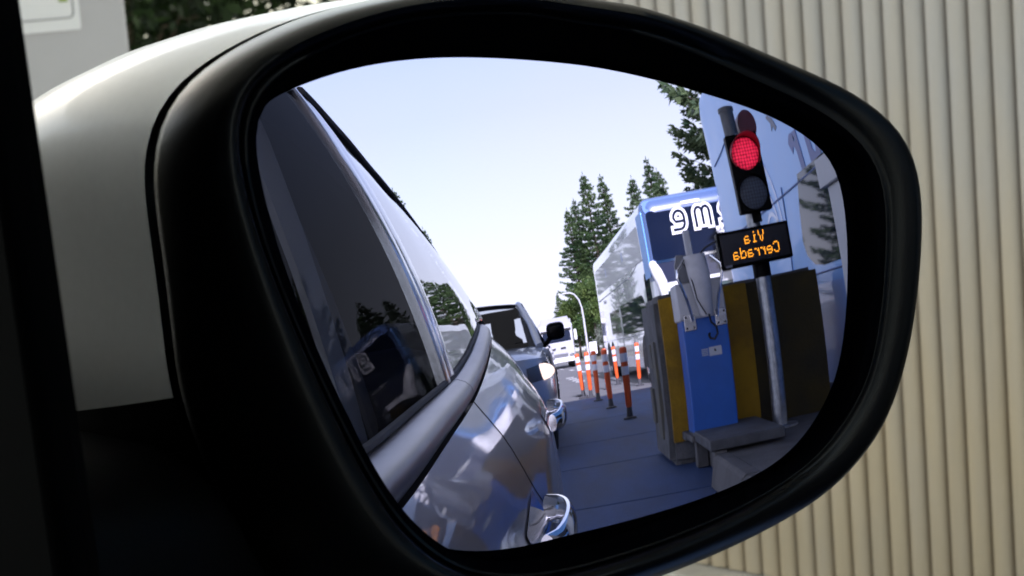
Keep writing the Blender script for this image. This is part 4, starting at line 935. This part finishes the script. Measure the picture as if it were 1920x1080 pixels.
# ------------------------------------------------------------------ street lamp, small sign, cabinet ahead
t = thing('street_lamp', 'tall grey street lamp with a curved arm before the dark trees', 'street lamp', (2.43, -75, -.0))
bm = bmn(); tube(bm, [(0, 0, 0), (0, 0, 3.2), (-.03, 0, 4.3), (-.2, 0, 4.95), (-.5, 0, 5.4), (-.85, 0, 5.58), (-1.2, 0, 5.6)], [.10, .085, .07, .065, .06, .06, .06], 10); obj('pole', bm, mat('pale_lamp_pole', (.5, .5, .5), .5), t, smooth=True)
bm = bmn(); box(bm, -1.55, -1.15, -.1, .1, 5.55, 5.66); obj('lamp_head', bm, MATS['pale_lamp_pole'], t, bevel=.03)
t = thing('road_sign', 'small blank white sign on a post between the lamp and the coach', 'sign', (2.72, -70, -.0))
bm = bmn(); lathe(bm, [(0, .035), (1.3, .035)], (0, -.04, 0), n=8); obj('post', bm, M_galv, t, smooth=True)
bm = bmn(); prism(bm, rrect(-.3, .3, .55, 1.45, .05), lambda a, b, d: V((a, d, b)), -.01, .01); obj('panel', bm, M_white, t)

t = thing('roadside_cabinet', 'large pale grey cabinet with a white notice, upper left beyond the mirror', 'cabinet', (1.5, 3.3, .2))
bm = bmn(); box(bm, -.75, .633, 0, .7, 0, 1.9); obj('body', bm, mat('plain_grey_enamel', (.27, .265, .27), .6, var=.04, vscale=1.2), t, bevel=.01)
bm = bmn(); prism(bm, rrect(.25, .515, .905, 1.2, .006), lambda a, b, d: V((a, -d, b)), -.0, .006); pl = obj('notice', bm, mat('notice_white', (.46, .46, .46), .5), t)
bm = bmn(); P = rrect(.26, .500, .93, 1.19, .012)
ribbon(bm, P + [P[0]], .0035, lambda a, b, d: V((a, -d, b)), .006, .0075); obj('notice_border', bm, mat('notice_grey', (.2, .2, .2), .5), pl)
bm = bmn(); prism(bm, rrect(.468, .489, .962, .974, .004), lambda a, b, d: V((a, -d, b)), .006, .0075); obj('notice_mark', bm, mat('notice_green', (.18, .24, .05), .5), pl)
bm = bmn(); box(bm, -.75, .63, -.0, -.012, .62, .66); obj('hinge_rail', bm, MATS['plain_grey_enamel'], t)

# ------------------------------------------------------------------ vegetation
LF_con = leaf_mat('conifer_needles', (.03, .07, .028), (.11, .17, .055), .5)
LF_pine = leaf_mat('pine_needles', (.03, .065, .035), (.13, .17, .07), .9)
LF_broad = leaf_mat('broad_leaves', (.03, .075, .02), (.13, .18, .045), .6)
LF_dark = leaf_mat('dark_leaves', (.004, .012, .004), (.022, .045, .008), 2.5)
LF_pale = leaf_mat('pale_leaves', (.10, .12, .09), (.26, .28, .22), .9)
M_bark = mat('bark', (.09, .065, .045), .9, col2=(.045, .033, .024), vscale=7, bump=.6)
def leafq(bm, p, d, l, w, rnd):
    d = d.normalized(); s = d.cross(V((rnd.uniform(-1, 1), rnd.uniform(-1, 1), rnd.uniform(-.3, 1)))).normalized() * w * .5
    a = p - d * l * .2; b = p + d * l * .8; m = p + d * l * .25
    bm.faces.new([bm.verts.new(a), bm.verts.new(m + s), bm.verts.new(b), bm.verts.new(m - s)])
def conifer(seed, h, wid, label, dens=1., leaf=LF_con, bare=.08, ls=1., group=None, up=.0):
    rnd = random.Random(seed); t = thing('conifer_tree', label, 'tree', group=group)
    bm = bmn(); tube(bm, [(0, 0, 0), (.05, 0, h * .4), (-.03, .03, h * .75), (0, 0, h)], [h * .017, h * .012, h * .006, .02], 8); tr = obj('trunk', bm, M_bark, t, smooth=True)
    bm = bmn(); bb = bmn(); z = h * bare
    while z < h * .985:
        fr = 1 - (z / h); L = wid * (fr ** .8) * rnd.uniform(.8, 1.12) + .12; n = rnd.randint(5, 7); ph = rnd.uniform(0, 6.28)
        for k in range(n):
            a = ph + 2 * PI * k / n + rnd.uniform(-.3, .3); l = L * rnd.uniform(.55, 1.15); out = V((math.cos(a), math.sin(a), 0)); base = V((0, 0, z + rnd.uniform(-.2, .2)))
            droop = rnd.uniform(-.28, -.02) + up; tipup = .28 * fr + .12
            pt = lambda q: base + out * l * q + V((0, 0, l * (droop * q + tipup * q * q)))
            tube(bb, [pt(0), pt(.5), pt(.95)], [.02 + .012 * l, .015 + .004 * l, .006], 4, cap=False)
            m = max(5, int(l * 9 * dens))
            for j in range(m):
                q = rnd.uniform(.15, 1.04) ** .8; p = pt(q); sp = .30 * l * (1.08 - q) + .06
                p = p + V((-out.y, out.x, 0)) * rnd.uniform(-sp, sp) + V((0, 0, rnd.uniform(-.16, .1)))
                for _ in range(2):
                    d = out * rnd.uniform(.3, 1) + V((-out.y, out.x, 0)) * rnd.uniform(-.9, .9) + V((0, 0, rnd.uniform(-.5, .55)))
                    leafq(bm, p, d, rnd.uniform(.30, .62) * ls, rnd.uniform(.09, .2) * ls, rnd)
        z += (.34 + .30 * fr) * (h / 20) ** .5
    for j in range(14): leafq(bm, V((0, 0, h * (.955 + .05 * rnd.random()))), V((rnd.uniform(-.4, .4), rnd.uniform(-.4, .4), 1)), .5 * ls, .1, rnd)
    obj('crown', bm, leaf, t); obj('branches', bb, M_bark, tr)
    return t
def broadleaf(seed, h, wid, label, leaf=LF_broad, n=5200, ls=.28, group=None, trunk=.3, name='broadleaf_tree', cat='tree'):
    rnd = random.Random(seed); t = thing(name, label, cat, group=group)
    bb = bmn(); tube(bb, [(0, 0, 0), (.1, 0, h * trunk), (.0, .1, h * .6), (0, 0, h * .85)], [h * .022, h * .017, h * .01, .03], 8)
    lobes = []
    for k in range(13):
        a = rnd.uniform(0, 6.28); q = rnd.uniform(0, 1) ** .6; z = h * (trunk + (1 - trunk) * rnd.uniform(.12, .86)); rr = wid * (1 - abs((z / h - trunk) / (1 - trunk) - .42) * .9) * .75 * q
        c = V((rr * math.cos(a), rr * math.sin(a), z)); lobes.append((c, wid * rnd.uniform(.26, .46)))
        tube(bb, [V((0, 0, h * trunk * rnd.uniform(.7, 1.5))), c * .6 + V((0, 0, z * .36)), c], [.05 * h / 8, .03 * h / 8, .01], 5, cap=False)
    bm = bmn()
    for i in range(n):
        c, R_ = lobes[rnd.randrange(len(lobes))]; d = V((rnd.gauss(0, 1), rnd.gauss(0, 1), rnd.gauss(0, 1))).normalized(); p = c + V((d.x, d.y, d.z * .8)) * R_ * (rnd.random() ** .4) * rnd.uniform(.85, 1.12)
        if p.z < .1: continue
        leafq(bm, p, V((rnd.uniform(-1, 1), rnd.uniform(-1, 1), rnd.uniform(-.8, .8))) + d * .5, ls * rnd.uniform(.7, 1.5), ls * rnd.uniform(.4, .8), rnd)
    obj('crown', bm, leaf, t); obj('trunk', bb, M_bark, t, smooth=True)
    return t
def place(proto, first, lab, x, y, s=1., rz=0., sz=None, group=None):
    o = proto if first else copy_tree(proto); o.location = (x, y, -.02); o.rotation_euler = (0, 0, rz); o.scale = (s, s, sz or s); o['label'] = lab
    if group: o['group'] = group
    return o
GC = 'conifers along the road behind'
cA = conifer(3, 20, 5.0, 'x', 4.5, ls=.6, group=GC); cB = conifer(8, 21, 4.4, 'x', 4.5, ls=.6, group=GC)
place(cA, True, 'tall dark conifer with the highest pointed top, left of the white coach', 7.1, -118, 1.13, .4)
place(cB, True, 'tall slim conifer right beside the highest one, close to the coach roof', 9.6, -120, 1.06, 1.2)
place(cA, False, 'broad dark conifer at the left end of the row, in front of the sky', 4.0, -118, .93, 2.1)
place(cB, False, 'conifer standing between the broad left one and the highest one', 5.5, -126, .99, 3.3)
place(cA, False, 'conifer top just showing over the coach roof, left of two thin ones', 13.0, -112, 1.0, 4.0)
place(cB, False, 'thin conifer top behind the coach, left of a pair', 16.9, -122, 1.13, 5.0)
place(cA, False, 'thin conifer top behind the coach, right of a pair', 18.4, -124, 1.12, .9)
place(cB, False, 'small far conifer low on the horizon behind the pickup roof', 1.2, -190, .62, 2.0)
pn = conifer(21, 19, 6.2, 'big pine with a long loose branch beside the light blue coach', 3.6, LF_pine, bare=.05, ls=.7, up=.16)
pn.location = (10.6, -38, -.02); pn.scale = (1, 1, 1.05)
o = copy_tree(pn); o.location = (12.6, -43, -.02); o.rotation_euler.z = 2.4; o.scale = (1.05, 1.05, 1.2); o['label'] = 'second big pine filling in behind the one beside the light blue coach'
for (x_, y_, s_, z_, r_) in ((13.5, -33, 1.25, 1.45, 2.), (12.0, -24, 1.2, 1.5, 4.), (10.5, -15.5, 1.1, 1.3, 1.), (16, -27, 1.4, 1.7, 3.)):
    place(pn, False, 'tall pine standing behind the light blue coach, seen only reflected in the car window', x_, y_, s_, r_, z_, 'pines behind the coach')
GB = 'leafy trees at the roadside behind'
bA = broadleaf(5, 9, 3.4, 'x', group=GB); bB = broadleaf(12, 8, 3.0, 'x', group=GB)
place(bA, True, 'rounded green tree behind the street lamp', 4.6, -104, 1.0)
place(bB, True, 'rounded green tree left of the street lamp, above the white lorry', 2.6, -110, .95, 1.0)
place(bA, False, 'low rounded tree on the skyline just right of the pickup', .6, -128, .75, 2.2)
place(bB, False, 'bushy green tree hugging the tail of the white coach', 6.6, -98, 1.05, 3.1)
place(bA, False, 'far hazy tree at the left end behind the pickup cab', -1.6, -150, .62, 4.2)
for k in range(9):
    place((bB, bA, cA)[k % 3], False, 'tree of the wood across the road, seen only as a reflection', -17 - (k * 7 % 5) * 1.6, -52 - k * 11, .95 + .1 * (k % 3), k * 1.3, group='wood across the road')
sh = broadleaf(31, 3.2, 1.7, 'pale flowering shrub at the tail of the white coach', LF_pale, 1800, .17, trunk=.1, name='shrub', cat='shrub'); sh.location = (4.55, -88, -.02)
hd1 = broadleaf(41, 3.4, 1.9, 'dark green bush beyond the pale cabinet, upper left', LF_dark, 9000, .10, trunk=.1, name='bush', cat='bush'); hd1.location = (7.3, 11.0, -.02)
o = copy_tree(hd1); o.location = (9.3, 9.2, -.02); o.rotation_euler.z = 2; o['label'] = 'dark green bush farther right, just above the mirror housing'; o.scale = (.9, .9, .8)
for k_, (x_, y_, s_, l_) in enumerate(((8.6, 13.5, 1.2, 'tall dark bush behind the one next to the pale cabinet'), (11.5, 11.0, 1.15, 'dark bush at the back right, above the top of the mirror housing'))):
    o2 = copy_tree(hd1); o2.location = (x_, y_, -.02); o2.rotation_euler.z = 1 + k_; o2.scale = (s_, s_, s_); o2['label'] = l_; o2['group'] = 'bushes beyond the booth'
hd1['group'] = o['group'] = 'bushes beyond the booth'
